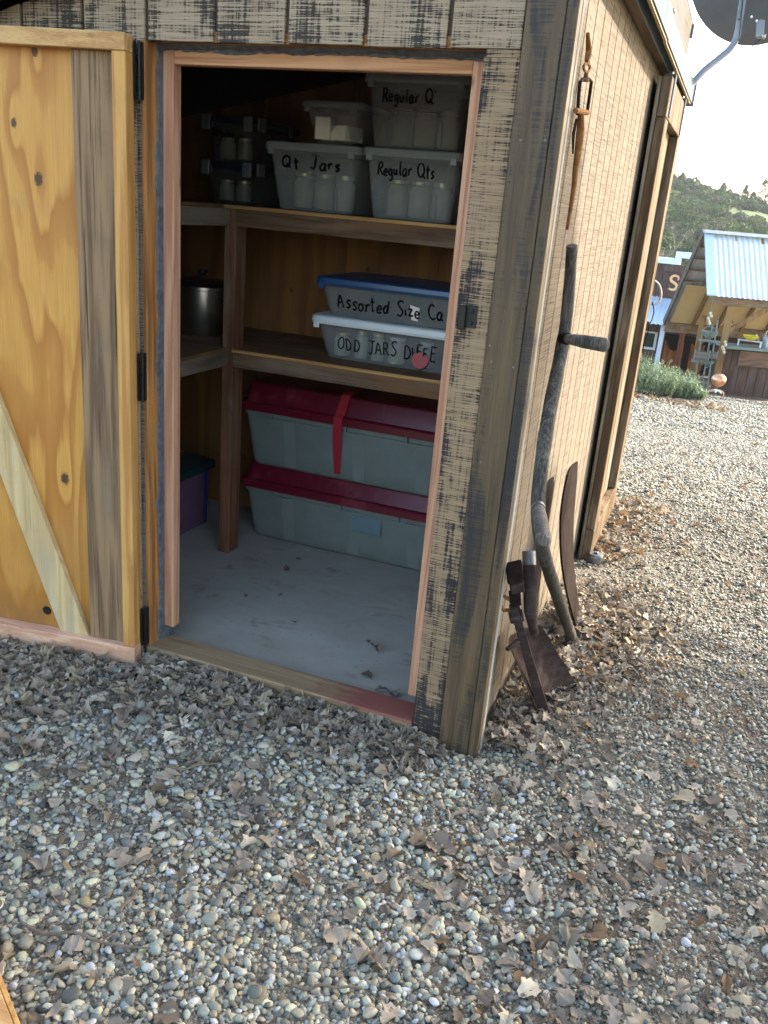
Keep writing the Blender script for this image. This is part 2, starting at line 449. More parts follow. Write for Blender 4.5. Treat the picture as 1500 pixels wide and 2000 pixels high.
# ================================================================== GROUND
def sm(a, b, x):
    t = np.clip((x - a) / (b - a), 0, 1); return t * t * (3 - 2 * t)
def ground_z(x, y):
    x = np.asarray(x, float); y = np.asarray(y, float)
    s = np.maximum(0, y - 2.4)
    drop = -0.101 * (s * s / (s + 0.9))
    drop = np.where(y > 19, np.minimum(drop, 0) * 0 - 0.101 * (16.6 ** 2 / 17.5), drop)
    bump = 0.006 * np.sin(3.1 * x + 1.7 * y) + 0.005 * np.sin(5.3 * y - 2.2 * x + 1.0) + 0.003 * np.sin(11 * x + 7 * y)
    near = -0.022 * sm(-0.35, 0.1, x) * sm(0.6, -0.2, y)
    front = 0.008 * sm(-0.2, -0.9, x)
    return drop + bump + near + front
def gz(x, y): return float(ground_z(x, y))

def ground_material():
    t = NT('gravel_bed'); c = t.coords(0)
    v1 = t.n('ShaderNodeTexVoronoi'); v1.inputs['Scale'].default_value = 85.0; t.l(c, v1.inputs['Vector'])
    v2 = t.n('ShaderNodeTexVoronoi'); v2.inputs['Scale'].default_value = 190.0; t.l(c, v2.inputs['Vector'])
    big = t.noise(c, 1.3, 5, 0.6)
    col = t.mix(t.ramp(v1.outputs['Color'], [(0.2, 0.0), (0.8, 1.0)]), (0.045, 0.036, 0.026), (0.14, 0.12, 0.09))
    col = t.mix(0.45, col, t.ramp(v2.outputs['Color'], [(0.2, (0.10, 0.085, 0.06)), (0.5, (0.2, 0.175, 0.13)), (0.85, (0.36, 0.34, 0.29))]))
    col = t.mix(t.ramp(big, [(0.45, 0.0), (0.68, 0.8)]), col, (0.105, 0.06, 0.033))
    h = t.math('ADD', t.math('MULTIPLY', v1.outputs['Distance'], -1.0), t.math('MULTIPLY', v2.outputs['Distance'], -0.5))
    return t.done(t.bsdf(col, 0.9, 0, t.bump(h, 0.9, 0.008), 0.2))
M['ground'] = ground_material()
gx = np.concatenate([[-900, -400, -150, -60, -25, -12, -7, -5], np.arange(-4, 4.01, 0.1), [5, 7, 12, 25, 60, 150, 400, 900]])
gy = np.concatenate([[-900, -300, -80, -25, -10, -6, -4], np.arange(-3, 20.01, 0.125), [22, 26, 32, 45, 70, 110, 170, 300, 600, 1200]])
GX, GY = np.meshgrid(gx, gy)
GZ = ground_z(GX, GY)
me = bpy.data.meshes.new('ground')
nv = np.stack([GX.ravel(), GY.ravel(), GZ.ravel()], 1)
nx, ny = len(gx), len(gy)
fs = [(j * nx + i, j * nx + i + 1, (j + 1) * nx + i + 1, (j + 1) * nx + i) for j in range(ny - 1) for i in range(nx - 1)]
me.from_pydata(nv.tolist(), [], fs); me.materials.append(M['ground'])
me.polygons.foreach_set('use_smooth', [True] * len(fs))
g = bpy.data.objects.new('ground', me); COL.objects.link(g); tag(g, 'brown gravel yard running from the shed down to the far buildings', 'ground', kind='structure')

# ================================================================== SHED
shed = empty('storage_shed', (-1.2, 1.3, 0), 'brown rough sawn wooden storage shed with its front door open', 'shed')
ROOF0 = 1.925
def roof_z(x): return ROOF0 + 0.285 * (x + 1.62)
XL, XR, XS = -1.142, -0.207, -0.122
ZH, ZS = 1.858, 0.05
fw = empty('front_wall', (-1.2, 0.02, 0)); link_parent = None
def sub(name, parent, loc=(0, 0, 0)):
    o = bpy.data.objects.new(name, None); o.location = (0, 0, 0); o.empty_display_size = 0.05
    link(o, parent); return o
bpy.data.objects.remove(fw)
fw = sub('front_wall', shed)
# siding boards between the grooves; each a piece
cuts = [-2.40, -2.19, -1.98, -1.768, -1.558, -1.349, -1.142, -0.932, -0.726, -0.512, -0.299, -0.118]
for a, b in zip(cuts[:-1], cuts[1:]):
    g0 = 0.006
    zb = 0.0 if b <= XL + 0.01 else ZH + rnd.uniform(-0.002, 0.002)
    m = MB().hexa([(a + g0, 0.012, zb), (b - g0, 0.012, zb), (b - g0, 0.024, zb), (a + g0, 0.024, zb),
                   (a + g0, 0.012, roof_z(a)), (b - g0, 0.012, roof_z(b)), (b - g0, 0.024, roof_z(b)), (a + g0, 0.024, roof_z(a))], 0.0015)
    m.build('siding_board', M['front'], fw)
# backing sheet seen at the bottom of the grooves
m = MB()
m.hexa([(-2.40, 0.026, 0), (XL - 0.002, 0.026, 0), (XL - 0.002, 0.034, 0), (-2.40, 0.034, 0), (-2.40, 0.026, roof_z(-2.4)), (XL - 0.002, 0.026, roof_z(XL)), (XL - 0.002, 0.034, roof_z(XL)), (-2.40, 0.034, roof_z(-2.4))])
m.hexa([(XL - 0.002, 0.026, ZH), (-0.05, 0.026, ZH), (-0.05, 0.034, ZH), (XL - 0.002, 0.034, ZH), (XL - 0.002, 0.026, roof_z(XL)), (-0.05, 0.026, roof_z(-.05)), (-0.05, 0.034, roof_z(-.05)), (XL - 0.002, 0.034, roof_z(XL))])
m.build('groove_backing', plain('groove_dark', (0.10, 0.072, 0.05), 0.85), fw)
# rough trim board right of the doorway
MB().box(XR, XS + 0.002, 0.006, 0.03, -0.03, 1.838, 0.0015).build('trim_board', M['strip'], fw)
MB().box(XR + 0.002, XS, 0.0105, 0.03, 1.8395, ZH - 0.002, 0.001).build('trim_board', M['strip'], fw)
# studs behind the trim (close the wall right of the doorway)
MB().box(XR + 0.001, -0.046, 0.0375, 0.115, 0.0, roof_z(-0.2)).build('door_stud', M['jamb'], fw)
# corner boards
cb = sub('corner_post', shed)
MB().box(XS + 0.003, -0.0285, 0.0, 0.037, -0.06, roof_z(-0.08), 0.002).build('corner_board', M['post'], cb)
MB().box(-0.027, 0.0, -0.001, 0.036, -0.06, roof_z(-0.01), 0.002).build('corner_board', M['post'], cb)
MB().box(-0.0265, 0.0015, 0.0375, 0.062, -0.05, roof_z(-0.01) , 0.002).build('edge_board', M['edge'], cb)
for (u, v) in [(1065, 274), (1017, 274), (957, 675), (960, 706), (1003, 717), (939, 902)]:
    p = PY(u, v, -0.001)
    MB().lathe([(0.0, -0.004), (0.0030, -0.004), (0.0026, -0.0005), (0.0, 0.0)], 10, (p.x, 0.0005, p.z), (Vector((1, 0, 0)), Vector((0, 0, 1)), Vector((0, 1, 0)))).build('nail', M['ferrn'], cb)
# strike plate on the trim
sp = sub('strike_plate', shed)
mm = MB(); mm.box(-0.177, -0.152, 0.0005, 0.0055, 1.222, 1.278, 0.001); mm.box(-0.198, -0.1795, -0.012, 0.0055, 1.216, 1.276, 0.003); mm.box(-0.180, -0.1765, 0.001, 0.005, 1.222, 1.278)
mm.build('plate', M['black'], sp)
for z in (1.235, 1.264):
    MB().lathe([(0.0, -0.004), (0.004, -0.0035), (0.0055, 0.0)], 10, (-0.1645, 0.0004, z), (Vector((1, 0, 0)), Vector((0, 0, 1)), Vector((0, 1, 0)))).build('screw', M['black'], sp)

# side wall boards
sw = sub('side_wall', shed)
y = 0.064; k = 0
while y < 2.72:
    w = 0.125
    y1 = min(y + w, 2.74)
    zt = 2.375
    MB().box(-0.03, -0.016, y + 0.0042, y1 - 0.0042, -0.05, zt, 0.0012).build('siding_board', M['side'], sw)
    y += w; k += 1
MB().box(-0.045, -0.0315, 0.050, 2.74, -0.05, 2.375).build('groove_backing', plain('groove_dark_side', (0.012, 0.009, 0.007), 0.85), sw)
MB().box(-0.06, 0.0, 2.745, 2.79, -0.3, 2.3, 0.002).build('corner_board', M['barn'], sw)
MB().box(-2.42, -2.4, 0.02, 2.75, 0, roof_z(-2.4)).build('left_wall', M['inner'], shed)
MB().box(-2.4, -0.06, 2.75, 2.77, -0.3, roof_z(-2.0)).build('rear_wall', M['inner'], shed)
# inside lining of the right wall and partition
MB().box(-0.058, -0.0465, 0.1155, 2.74, 0.03, 2.36).build('inner_lining', M['inner'], shed)
YB = 1.43
pa = sub('partition_wall', shed)
pl = PY(470, 205, YB); pr = PY(710, 152, YB)
slope = (pr.z - pl.z) / (pr.x - pl.x)
def ptop(x): return pl.z + slope * (x - pl.x)
xs = [-2.4, -1.98, -1.56, -1.14, -0.72, -0.30, -0.055]
for a, b in zip(xs[:-1], xs[1:]):
    MB().hexa([(a + .001, YB, 0.03), (b - .001, YB, 0.03), (b - .001, YB + .012, 0.03), (a + .001, YB + .012, 0.03), (a + .001, YB, min(ptop(a), roof_z(a) - .03)), (b - .001, YB, min(ptop(b), roof_z(b) - .03)), (b - .001, YB + .012, min(ptop(b), roof_z(b) - .03)), (a + .001, YB + .012, min(ptop(a), roof_z(a) - .03))]).build('panel', M['inner'], pa)
# floor
def concrete():
    t = NT('concrete_floor'); c = t.coords(0)
    n = t.noise(t.scale(c, (3, 5, 1)), 1.0, 6, 0.65); f = t.noise(c, 160.0, 4, 0.7)
    col = t.mix(t.ramp(n, [(0.3, 0.0), (0.7, 1.0)]), (0.28, 0.268, 0.232), (0.375, 0.362, 0.318))
    st = t.noise(t.scale(c, (5, 9, 1)), 1.0, 6, 0.7, 0.6)
    col = t.mix(t.ramp(st, [(0.57, 0.0), (0.70, 0.75)]), col, (0.17, 0.13, 0.085))
    sp_ = t.noise(c, 70.0, 2, 0.5)
    col = t.mix(t.ramp(sp_, [(0.69, 0.0), (0.74, 0.7)]), col, (0.09, 0.08, 0.07))
    sep = t.n('ShaderNodeSeparateXYZ'); t.l(c, sep.inputs[0])
    tr = t.ramp(t.math('ADD', sep.outputs[1], t.math('MULTIPLY', t.noise(c, 8.0, 4, 0.6), 0.4)), [(0.28, 0.7), (0.55, 0.0)])
    col = t.mix(tr, col, (0.25, 0.225, 0.18))
    return t.done(t.bsdf(col, 0.75, 0, t.bump(f, 0.25, 0.001), 0.3))
MB().box(-2.39, -0.06, 0.105, 2.74, -0.08, 0.03).build('concrete_floor', concrete(), shed)
# sill
def sill_material():
    t = NT('sill_painted'); c = t.coords(0)
    g_ = t.noise(t.scale(c, (2, 45, 45)), 1.0, 5, 0.6, 0.4); f = t.noise(t.scale(c, (8, 300, 300)), 1.0, 3, 0.6)
    col = t.mix(t.ramp(t.math('ADD', t.math('MULTIPLY', g_, .6), t.math('MULTIPLY', f, .4)), [(0.35, 0.0), (0.65, 1.0)]), (0.145, 0.092, 0.05), (0.30, 0.215, 0.12))
    sep = t.n('ShaderNodeSeparateXYZ'); t.l(c, sep.inputs[0])
    e = t.math('ADD', sep.outputs[0], t.math('MULTIPLY', t.math('SUBTRACT', t.noise(t.scale(c, (9, 30, 30)), 1.0, 5, 0.7), 0.5), 0.55))
    r1 = t.ramp(t.math('ADD', e, 1.0), [(0.44, 0.0), (0.56, 0.95)])
    fr = t.ramp(sep.outputs[2], [(0.038, 0.0), (0.046, 1.0)])
    col = t.mix(t.math('MULTIPLY', r1, fr), col, (0.19, 0.058, 0.045))
    return t.done(t.bsdf(col, 0.7, 0, t.bump(t.math('ADD', f, g_), 0.4, 0.002), 0.3))
MB().box(XL - 0.01, XR - 0.001, -0.004, 0.103, -0.05, ZS, 0.004).build('door_sill', sill_material(), shed)

# door opening: jamb, head, sealant strips, stops
fr = sub('door_frame', shed)
MB().box(XL - 0.03, XL, 0.036, 0.115, ZS, ZH + 0.02).build('jamb', M['jamb'], fr)
MB().box(XL - 0.012, XL + 0.0005, 0.004, 0.0355, ZS - 0.002, ZH - 0.001, 0.001).build('jamb', M['jamb'], fr)
MB().box(XL + 0.001, XR - 0.001, 0.0245, 0.118, ZH + 0.0, ZH + 0.025).build('head', M['jambx'], fr)
def rag_strip(a, b, n, fn):
    """irregular sealant bead: quads following fn(t)->(inner edge, outer edge, lift)"""
    m = MB(); top = []; 
    for i in range(n + 1):
        top.append(fn(i / n))
    vs = []; 
    for e0, e1, e2, e3 in top: vs += [e0, e1, e2, e3]
    fsx = []
    for i in range(n):
        o = i * 4
        for k in range(4):
            l = (k + 1) % 4
            fsx.append((o + k, o + l, o + 4 + l, o + 4 + k))
    fsx += [(0, 1, 2, 3), (n * 4, n * 4 + 3, n * 4 + 2, n * 4 + 1)]
    return m.add(vs, fsx)
def f_j(t_):
    z = ZS + (ZH - ZS - 0.004) * t_
    w = 0.052 + 0.016 * mnoise.noise((0, 3.7, z * 6)) + 0.010 * mnoise.noise((5, 1, z * 25))
    return ((XL + 0.0005, w, z), (XL + 0.005, w + 0.004, z), (XL + 0.006, 0.0795, z), (XL + 0.0005, 0.0795, z))
rag_strip(0, 1, 90, f_j).build('sealant', M['foam'], fr)
def f_h(t_):
    x = XL + 0.007 + (XR - XL - 0.01) * t_
    w = 0.054 + 0.014 * mnoise.noise((x * 7, 9, 2)) + 0.007 * mnoise.noise((x * 28, 2, 2))
    hang = 0.012 + 0.008 * mnoise.noise((x * 9, 4, 7)) + 0.006 * mnoise.noise((x * 33, 4, 1))
    return ((x, w, ZH - 0.0005), (x, w + 0.004, ZH - 0.004), (x, 0.0795, ZH - hang), (x, 0.0795, ZH - 0.0005))
rag_strip(0, 1, 70, f_h).build('sealant', M['foam'], fr)
# drips of sealant on the face of the head stop
def f_d(t_):
    x = XL + 0.07 + (XR - XL - 0.08) * t_
    hang = max(0.001, 0.010 + 0.012 * mnoise.noise((x * 6, 14, 7)) + 0.005 * mnoise.noise((x * 40, 4, 1)))
    return ((x, 0.0765, ZH - 0.004), (x, 0.0765, ZH - 0.004 - hang), (x, 0.0795, ZH - 0.005 - hang), (x, 0.0795, ZH - 0.004))
rag_strip(0, 1, 70, f_d).build('sealant', M['foam'], fr)
MB().box(XL + 0.001, XL + 0.039, 0.08, 0.118, 0.092, ZH - 0.008, 0.002).build('stop', M['fir'], fr)
MB().box(XR - 0.046, XR - 0.006, 0.08, 0.118, 0.085, ZH - 0.008, 0.002).build('stop', M['fir'], fr)
MB().box(XL + 0.0395, XR - 0.0465, 0.081, 0.117, 1.812, ZH - 0.0085, 0.002).build('stop', M['firx'], fr)
MB().box(XL - 0.002, XL + 0.02, 0.082, 0.112, ZS, 0.088).build('sealant', M['foam'], fr)

# ---- roof
rf = sub('roof', shed)
def slab(x0, x1, y0, y1, d0, d1):
    return MB().hexa([(x0, y0, roof_z(x0) + d0), (x1, y0, roof_z(x1) + d0), (x1, y1, roof_z(x1) + d0), (x0, y1, roof_z(x0) + d0), (x0, y0, roof_z(x0) + d1), (x1, y0, roof_z(x1) + d1), (x1, y1, roof_z(x1) + d1), (x0, y1, roof_z(x0) + d1)])
slab(-2.6, 0.02, -0.05, 2.35, 0.0, 0.04).build('roof_deck', M['felt'], rf)
slab(-2.6, 0.02, 2.352, 2.80, 0.0, 0.04).build('roof_deck', M['felt'], rf)
slab(-2.6, 0.03, -0.085, -0.052, -0.004, 0.12).build('rake_board', M['fasc'], rf)
MB().box(0.022, 0.05, -0.05, 1.30, 2.195, 2.375, 0.003).build('fascia_board', M['fasc'], rf)
MB().box(0.022, 0.048, 1.303, 2.36, 2.197, 2.365, 0.003).build('fascia_board', M['fasc'], rf)
MB().box(0.049, 0.058, 2.33, 2.365, 2.30, 2.355, 0.002).build('end_bracket', M['steel'], rf)
# ---- track for the sliding door
tr = sub('door_track', shed)
MB().box(-0.015, 0.018, 0.3, 1.50, 2.10, 2.19, 0.003).build('ledger', M['ledger'], tr)
MB().box(-0.015, 0.018, 1.503, 2.72, 2.105, 2.19, 0.003).build('ledger', M['ledger'], tr)
for (a, b, c) in ((0.2, 1.26, 0.0), (1.262, 2.86, -0.003)):
    mm = MB()
    mm.box(0.066 + c, 0.072 + c, a, b, 2.10, 2.185)
    mm.box(0.026, 0.066 + c, a, b, 2.179, 2.185)
    mm.box(0.020, 0.026, a, b, 2.10, 2.185)
    mm.build('rail', M['steel'], tr)
    MB().box(0.056 + c, 0.0665 + c, a, b, 2.094, 2.0995).build('rail_lip', M['steelrim'], tr)
MB().box(0.020, 0.078, 2.862, 2.872, 2.085, 2.20).build('end_stop', M['steel'], tr)
MB().box(0.018, 0.076, 1.235, 1.285, 2.1855, 2.191).build('rail_bracket', M['steelrim'], tr)

# ---- sliding barn door
sd = sub('sliding_door', shed)
y0, y1, zb, zt = 1.76, 2.66, 0.0, 2.065
MB().box(0.004, 0.018, y0 + 0.002, y1 - 0.002, zb + .002, zt - .002, 0.001).build('door_sheet', M['barnpale'], sd)
MB().box(0.019, 0.058, y0, y0 + 0.14, zb + 0.15, zt - 0.15, 0.003).build('stile', M['barn'], sd)
MB().box(0.019, 0.058, y1 - 0.14, y1, zb + 0.15, zt - 0.15, 0.003).build('stile', M['barn'], sd)
MB().box(0.019, 0.058, y0, y1, zb, zb + 0.148, 0.003).build('rail', M['barn'], sd)
MB().box(0.019, 0.058, y0, y1, zt - 0.148, zt, 0.003).build('rail', M['barn'], sd)
for yy in (y0 + 0.10, y1 - 0.10):
    h = sub('hanger', sd)
    mm = MB(); mm.box(0.0585, 0.064, yy - 0.022, yy + 0.022, zt - 0.14, zt + 0.012, 0.002); mm.box(0.019, 0.064, yy - 0.022, yy + 0.022, zt + 0.0125, zt + 0.018, 0.001)
    mm.build('strap', M['steel'], h)
    MB().tube([(0.041, yy, zt + 0.018), (0.041, yy, zt + 0.075)], 0.006, 8).build('bolt', M['bolt'], h)
    MB().lathe([(0, 0), (0.012, 0), (0.012, 0.01), (0, 0.01)], 6, (0.041, yy, zt + 0.019)).build('nut', M['bolt'], h)

# ---- open front door (leaf lies back along the wall, inside face to the yard)
dr = sub('front_door', shed)
A = math.radians(9.6)
H = Vector((-1.157, -0.027, 0)); D = Vector((-math.cos(A), -math.sin(A), 0)); N = Vector((math.sin(A), -math.cos(A), 0)); Z = Vector((0, 0, 1))
def leaf(s0, s1, t0, t1, z0, z1, bev=0.002):
    return MB().obox(H, D, N, Z, s0, s1, t0, t1, z0, z1, bev)
def door_pt(u, v, tt=0.0):
    d = ray_dir(u, v); o = H + N * tt
    k = (o - CAMP).dot(N) / d.dot(N); return CAMP + d * k
W = 0.93
kn = []
for (u, v, r) in [(75, 350, 0.017), (27, 240, 0.011), (127, 935, 0.018), (68, 100, 0.012)]:
    p = door_pt(u, v); kn.append((p.x, p.z, r))
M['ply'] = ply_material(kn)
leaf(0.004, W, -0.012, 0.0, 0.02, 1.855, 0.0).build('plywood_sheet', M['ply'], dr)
for i in range(5):
    leaf(0.002 + i * 0.1865, 0.002 + (i + 1) * 0.1865 - 0.008, -0.026, -0.013, 0.015, 1.858, 0.001).build('siding_board', M['front'], dr)
leaf(0.0, 0.040, 0.0005, 0.042, 0.0735, 1.819).build('stile', M['stile'], dr)
leaf(W - 0.04, W, 0.0005, 0.042, 0.0735, 1.819).build('stile', M['stile'], dr)
leaf(0.0, W, 0.0005, 0.045, 1.8195, 1.862).build('rail', M['railtop'], dr)
leaf(-0.002, W, 0.0005, 0.046, 0.012, 0.073).build('rail', M['railbot'], dr)
leaf(0.0405, 0.168, 0.0005, 0.020, 0.0735, 1.819, 0.0015).build('cover_board', M['weather'], dr)
# diagonal brace cut to sit on the bottom rail
def brace():
    def sz(u, v):
        p = door_pt(u, v, 0.02); return ((p - H).dot(D), p.z)
    a0, a1 = sz(162, 1215), sz(0, 785)
    b0, b1 = sz(122, 1240), sz(0, 912)
    da = ((a1[0] - a0[0]), (a1[1] - a0[1])); db = ((b1[0] - b0[0]), (b1[1] - b0[1]))
    def at_z(p, d, z): k = (z - p[1]) / d[1]; return (p[0] + d[0] * k, z)
    def at_s(p, d, s): k = (s - p[0]) / d[0]; return (s, p[1] + d[1] * k)
    send = W - 0.0405
    P4 = [at_z(b0, da, 0.0735), at_z(a0, da, 0.0735) if at_z(a0, da, 0.0735)[0] > 0.168 else (0.1685, 0.0735), at_s(a0, da, 0.1685), at_s(a0, da, send), at_s(b0, da, send)]
    if P4[1][0] <= 0.1686: P4[1] = (0.1685, 0.0735)
    f = lambda q, t_: H + D * q[0] + N * t_ + Z * q[1]
    n = len(P4)
    vs = [f(q, 0.0005) for q in P4] + [f(q, 0.021) for q in P4]
    fs_ = [tuple(range(n)), tuple(reversed(range(n, 2 * n)))] + [(i, (i + 1) % n, n + (i + 1) % n, n + i) for i in range(n)]
    return MB().add(vs, fs_)
brace().build('brace', M['brace'], dr)
p = door_pt(92, 1192)
MB().lathe([(0.0, 0.0), (0.013, 0.0), (0.0145, 0.0012), (0.0155, 0.0002)], 18, p + N * 0.0006, (D, Z, N)).build('hole_shade_disc', plain('painted_hole_shade', (0.006, 0.005, 0.004), 0.9), dr)  # flat dark disc; the shade inside the hole is painted on
for (v0, v1) in ((78, 195), (690, 786), (1188, 1262)):
    a = PY(279, v0, -0.02).z; b = PY(282, v1, -0.02).z
    hg = sub('hinge', dr)
    MB().tube([(-1.1475, -0.013, b), (-1.1475, -0.013, a)], 0.0042, 10).build('knuckle', M['black'], hg)
    MB().box(-1.1465, -1.1445, -0.008, 0.003, b + .002, a - .002).build('hinge_leaf', M['black'], hg)
    mm = MB().obox(H, D, N, Z, -0.005, -0.0015, -0.012, -0.002, b + .002, a - .002)
    mm.build('hinge_leaf', M['black'], hg)

# ================================================================== SHELVING INSIDE
sh = empty('shelving', (-1.1, 1.1, 0.03), 'rough lumber corner shelving with two levels inside the shed', 'shelving')
for zt_, ap, nm in ((1.45, 0.064, 's1'), (0.912, 0.060, 's2')):
    XA = -1.4 if nm == 's1' else -1.354
    MB().box(XA, -0.06, 0.852, YB - 0.002, zt_ - 0.012, zt_, 0.001).build('shelf_board', M['shelfply'], sh)
    MB().box(XA, -0.06, 0.848, 0.8515, zt_ - 0.0125, zt_ - 0.0005).build('shelf_edge', M['shelfedge'], sh)
    MB().box(-2.395, XA - 0.0015 if nm == 's1' else -1.4075, 0.20, YB - 0.002, zt_ - 0.012, zt_, 0.001).build('shelf_board', M['shelfply'], sh)
    if nm == 's2': MB().box(-1.406, XA - 0.0015, 0.947, YB - 0.002, zt_ - 0.012, zt_, 0.001).build('shelf_board', M['shelfply'], sh); MB().box(-1.4065, -1.384, 0.20, 0.861, zt_ - 0.012, zt_, 0.001).build('shelf_board', M['shelfply'], sh)
    MB().box(-1.352, -0.06, 0.852, 0.888, zt_ - 0.012 - ap, zt_ - 0.0125, 0.002).build('apron', M['shelf'], sh)
    MB().box(-1.418, -1.3825, 0.20, 0.862, zt_ - 0.012 - ap, zt_ - 0.0125, 0.002).build('apron', M['shelfgrey'], sh)
MB().box(-1.406, -1.356, 0.862, 0.945, 0.032, 1.4375 - 0.002, 0.003).build('post', M['shelfpost'], sh)
MB().box(-0.105, -0.06, 0.90, 0.98, 0.032, 1.43, 0.003).build('post', M['shelfpost'], sh)

# ================================================================== BINS
M['clear'] = frosted('frosted_bin', (0.28, 0.30, 0.295), 0.54, 0.25)
M['clear2'] = frosted('clear_bin', (0.36, 0.38, 0.39), 0.64, 0.2)
M['cleardark'] = frosted('clear_bin_shaded', (0.05, 0.055, 0.06), 0.5, 0.3)  # clear plastic copied darker, the corner's shade put into its colour
M['clearlid'] = frosted('frosted_lid', (0.25, 0.27, 0.27), 0.25, 0.3)
M['whitelid'] = plain('white_lid', (0.58, 0.62, 0.64), 0.35, 0, 0.05, 10, 0.02, 0.5)
M['bluelid'] = plain('blue_lid', (0.008, 0.05, 0.14), 0.35, 0, 0.08, 10, 0.02, 0.5)
M['navylid'] = plain('navy_lid', (0.006, 0.008, 0.02), 0.4, 0, 0.1, 10, 0.02, 0.5)
M['latchgrey'] = plain('latch_grey', (0.085, 0.09, 0.095), 0.4)
M['ink'] = plain('marker_ink', (0.003, 0.003, 0.004), 0.9, 0, 0.1, 30, 0.0, 0.0)
M['inkgrey'] = plain('marker_faint', (0.06, 0.06, 0.065), 0.6, 0, 0.1, 30, 0.0)
M['tote'] = frosted('grey_tote', (0.155, 0.185, 0.175), 0.10, 0.38)
M['totelid'] = plain('maroon_lid', (0.105, 0.003, 0.014), 0.32, 0, 0.12, 8, 0.03, 0.5, (0.26, 0.05, 0.06), 0.15, 6)
M['strap'] = plain('red_strap', (0.30, 0.008, 0.018), 0.75, 0, 0.15, 200, 0.3)
M['purple'] = frosted('purple_tote', (0.16, 0.085, 0.15), 0.08, 0.35)
M['teallid'] = plain('teal_lid', (0.006, 0.032, 0.042), 0.45, 0, 0.1, 10, 0.03)
M['glass'] = frosted('jar_glass', (0.55, 0.54, 0.43), 0.40, 0.12)
M['jarlid'] = plain('jar_lid', (0.62, 0.55, 0.36), 0.35, 0.8, 0.1, 20, 0.05)
M['card'] = plain('white_card', (0.72, 0.69, 0.62), 0.7, 0, 0.06, 12, 0.05)

GL = {
 'R': (0.62, [[(0.03, 0), (0.05, 1)], [(0, .95), (.32, 1), (.48, .8), (.34, .56), (.06, .5)], [(.2, .5), (.58, 0)]]),
 'e': (0.5, [[(.05, .28), (.4, .32), (.38, .5), (.2, .56), (.02, .35), (.06, .08), (.25, 0), (.44, .1)]]),
 'g': (0.5, [[(.4, .5), (.2, .56), (.02, .35), (.1, .08), (.3, .1), (.4, .4)], [(.42, .52), (.42, -.25), (.22, -.42), (.04, -.3)]]),
 'u': (0.56, [[(.02, .5), (.05, .12), (.2, 0), (.38, .2)], [(.4, .5), (.4, .1), (.52, 0)]]),
 'l': (0.26, [[(.1, 1), (.08, .1), (.2, 0)]]),
 'a': (0.54, [[(.4, .5), (.2, .56), (.02, .3), (.12, .02), (.3, .08), (.4, .42)], [(.42, .52), (.41, .1), (.52, 0)]]),
 'r': (0.44, [[(.05, .52), (.08, 0)], [(.07, .3), (.2, .5), (.38, .5)]]),
 'Q': (0.86, [[(.35, 1), (.1, .85), (0, .5), (.1, .12), (.35, 0), (.6, .15), (.7, .5), (.6, .85), (.35, 1)], [(.42, .25), (.8, -.1)]]),
 't': (0.46, [[(.2, .95), (.18, .1), (.3, 0)], [(0, .62), (.42, .66)]]),
 's': (0.48, [[(.38, .48), (.2, .56), (.06, .42), (.2, .28), (.35, .15), (.2, 0), (.02, .06)]]),
 'J': (0.66, [[(.0, 1), (.6, 1)], [(.35, 1), (.35, .15), (.2, 0), (.03, .12)]]),
 'A': (0.72, [[(0, 0), (.3, 1), (.62, 0)], [(.12, .4), (.5, .4)]]),
 'o': (0.52, [[(.22, .55), (.03, .4), (.03, .12), (.22, 0), (.41, .14), (.4, .42), (.22, .55)]]),
 'd': (0.54, [[(.4, .5), (.2, .56), (.02, .3), (.12, .02), (.3, .08), (.4, .42)], [(.43, .95), (.42, 0)]]),
 'S': (0.62, [[(.5, .9), (.28, 1), (.05, .8), (.25, .55), (.48, .3), (.28, 0), (.02, .1)]]),
 'i': (0.24, [[(.1, .5), (.1, 0)], [(.1, .74), (.12, .78)]]),
 'z': (0.5, [[(.02, .5), (.4, .5)], [(.4, .5), (.03, 0)], [(.03, 0), (.44, .02)]]),
 'C': (0.64, [[(.5, .85), (.3, 1), (.05, .7), (.05, .3), (.3, 0), (.54, .12)]]),
 'D': (0.72, [[(.05, 1), (.05, 0)], [(0, 1), (.35, .95), (.6, .5), (.4, .08), (.0, 0)]]),
 'O': (0.8, [[(.35, 1), (.08, .8), (0, .45), (.15, .05), (.38, 0), (.62, .2), (.66, .6), (.55, .92), (.35, 1)]]),
 'I': (0.3, [[(.1, 1), (.1, 0)]]),
 'F': (0.58, [[(.05, 1), (.05, 0)], [(.05, 1), (.5, 1)], [(.05, .55), (.4, .55)]]),
 'E': (0.58, [[(.05, 1), (.05, 0)], [(.05, 1), (.5, 1)], [(.05, .55), (.4, .55)], [(.05, 0), (.5, 0)]]),
 "'": (0.2, [[(.08, 1), (.06, .84)]]),
 ' ': (0.55, []),
}
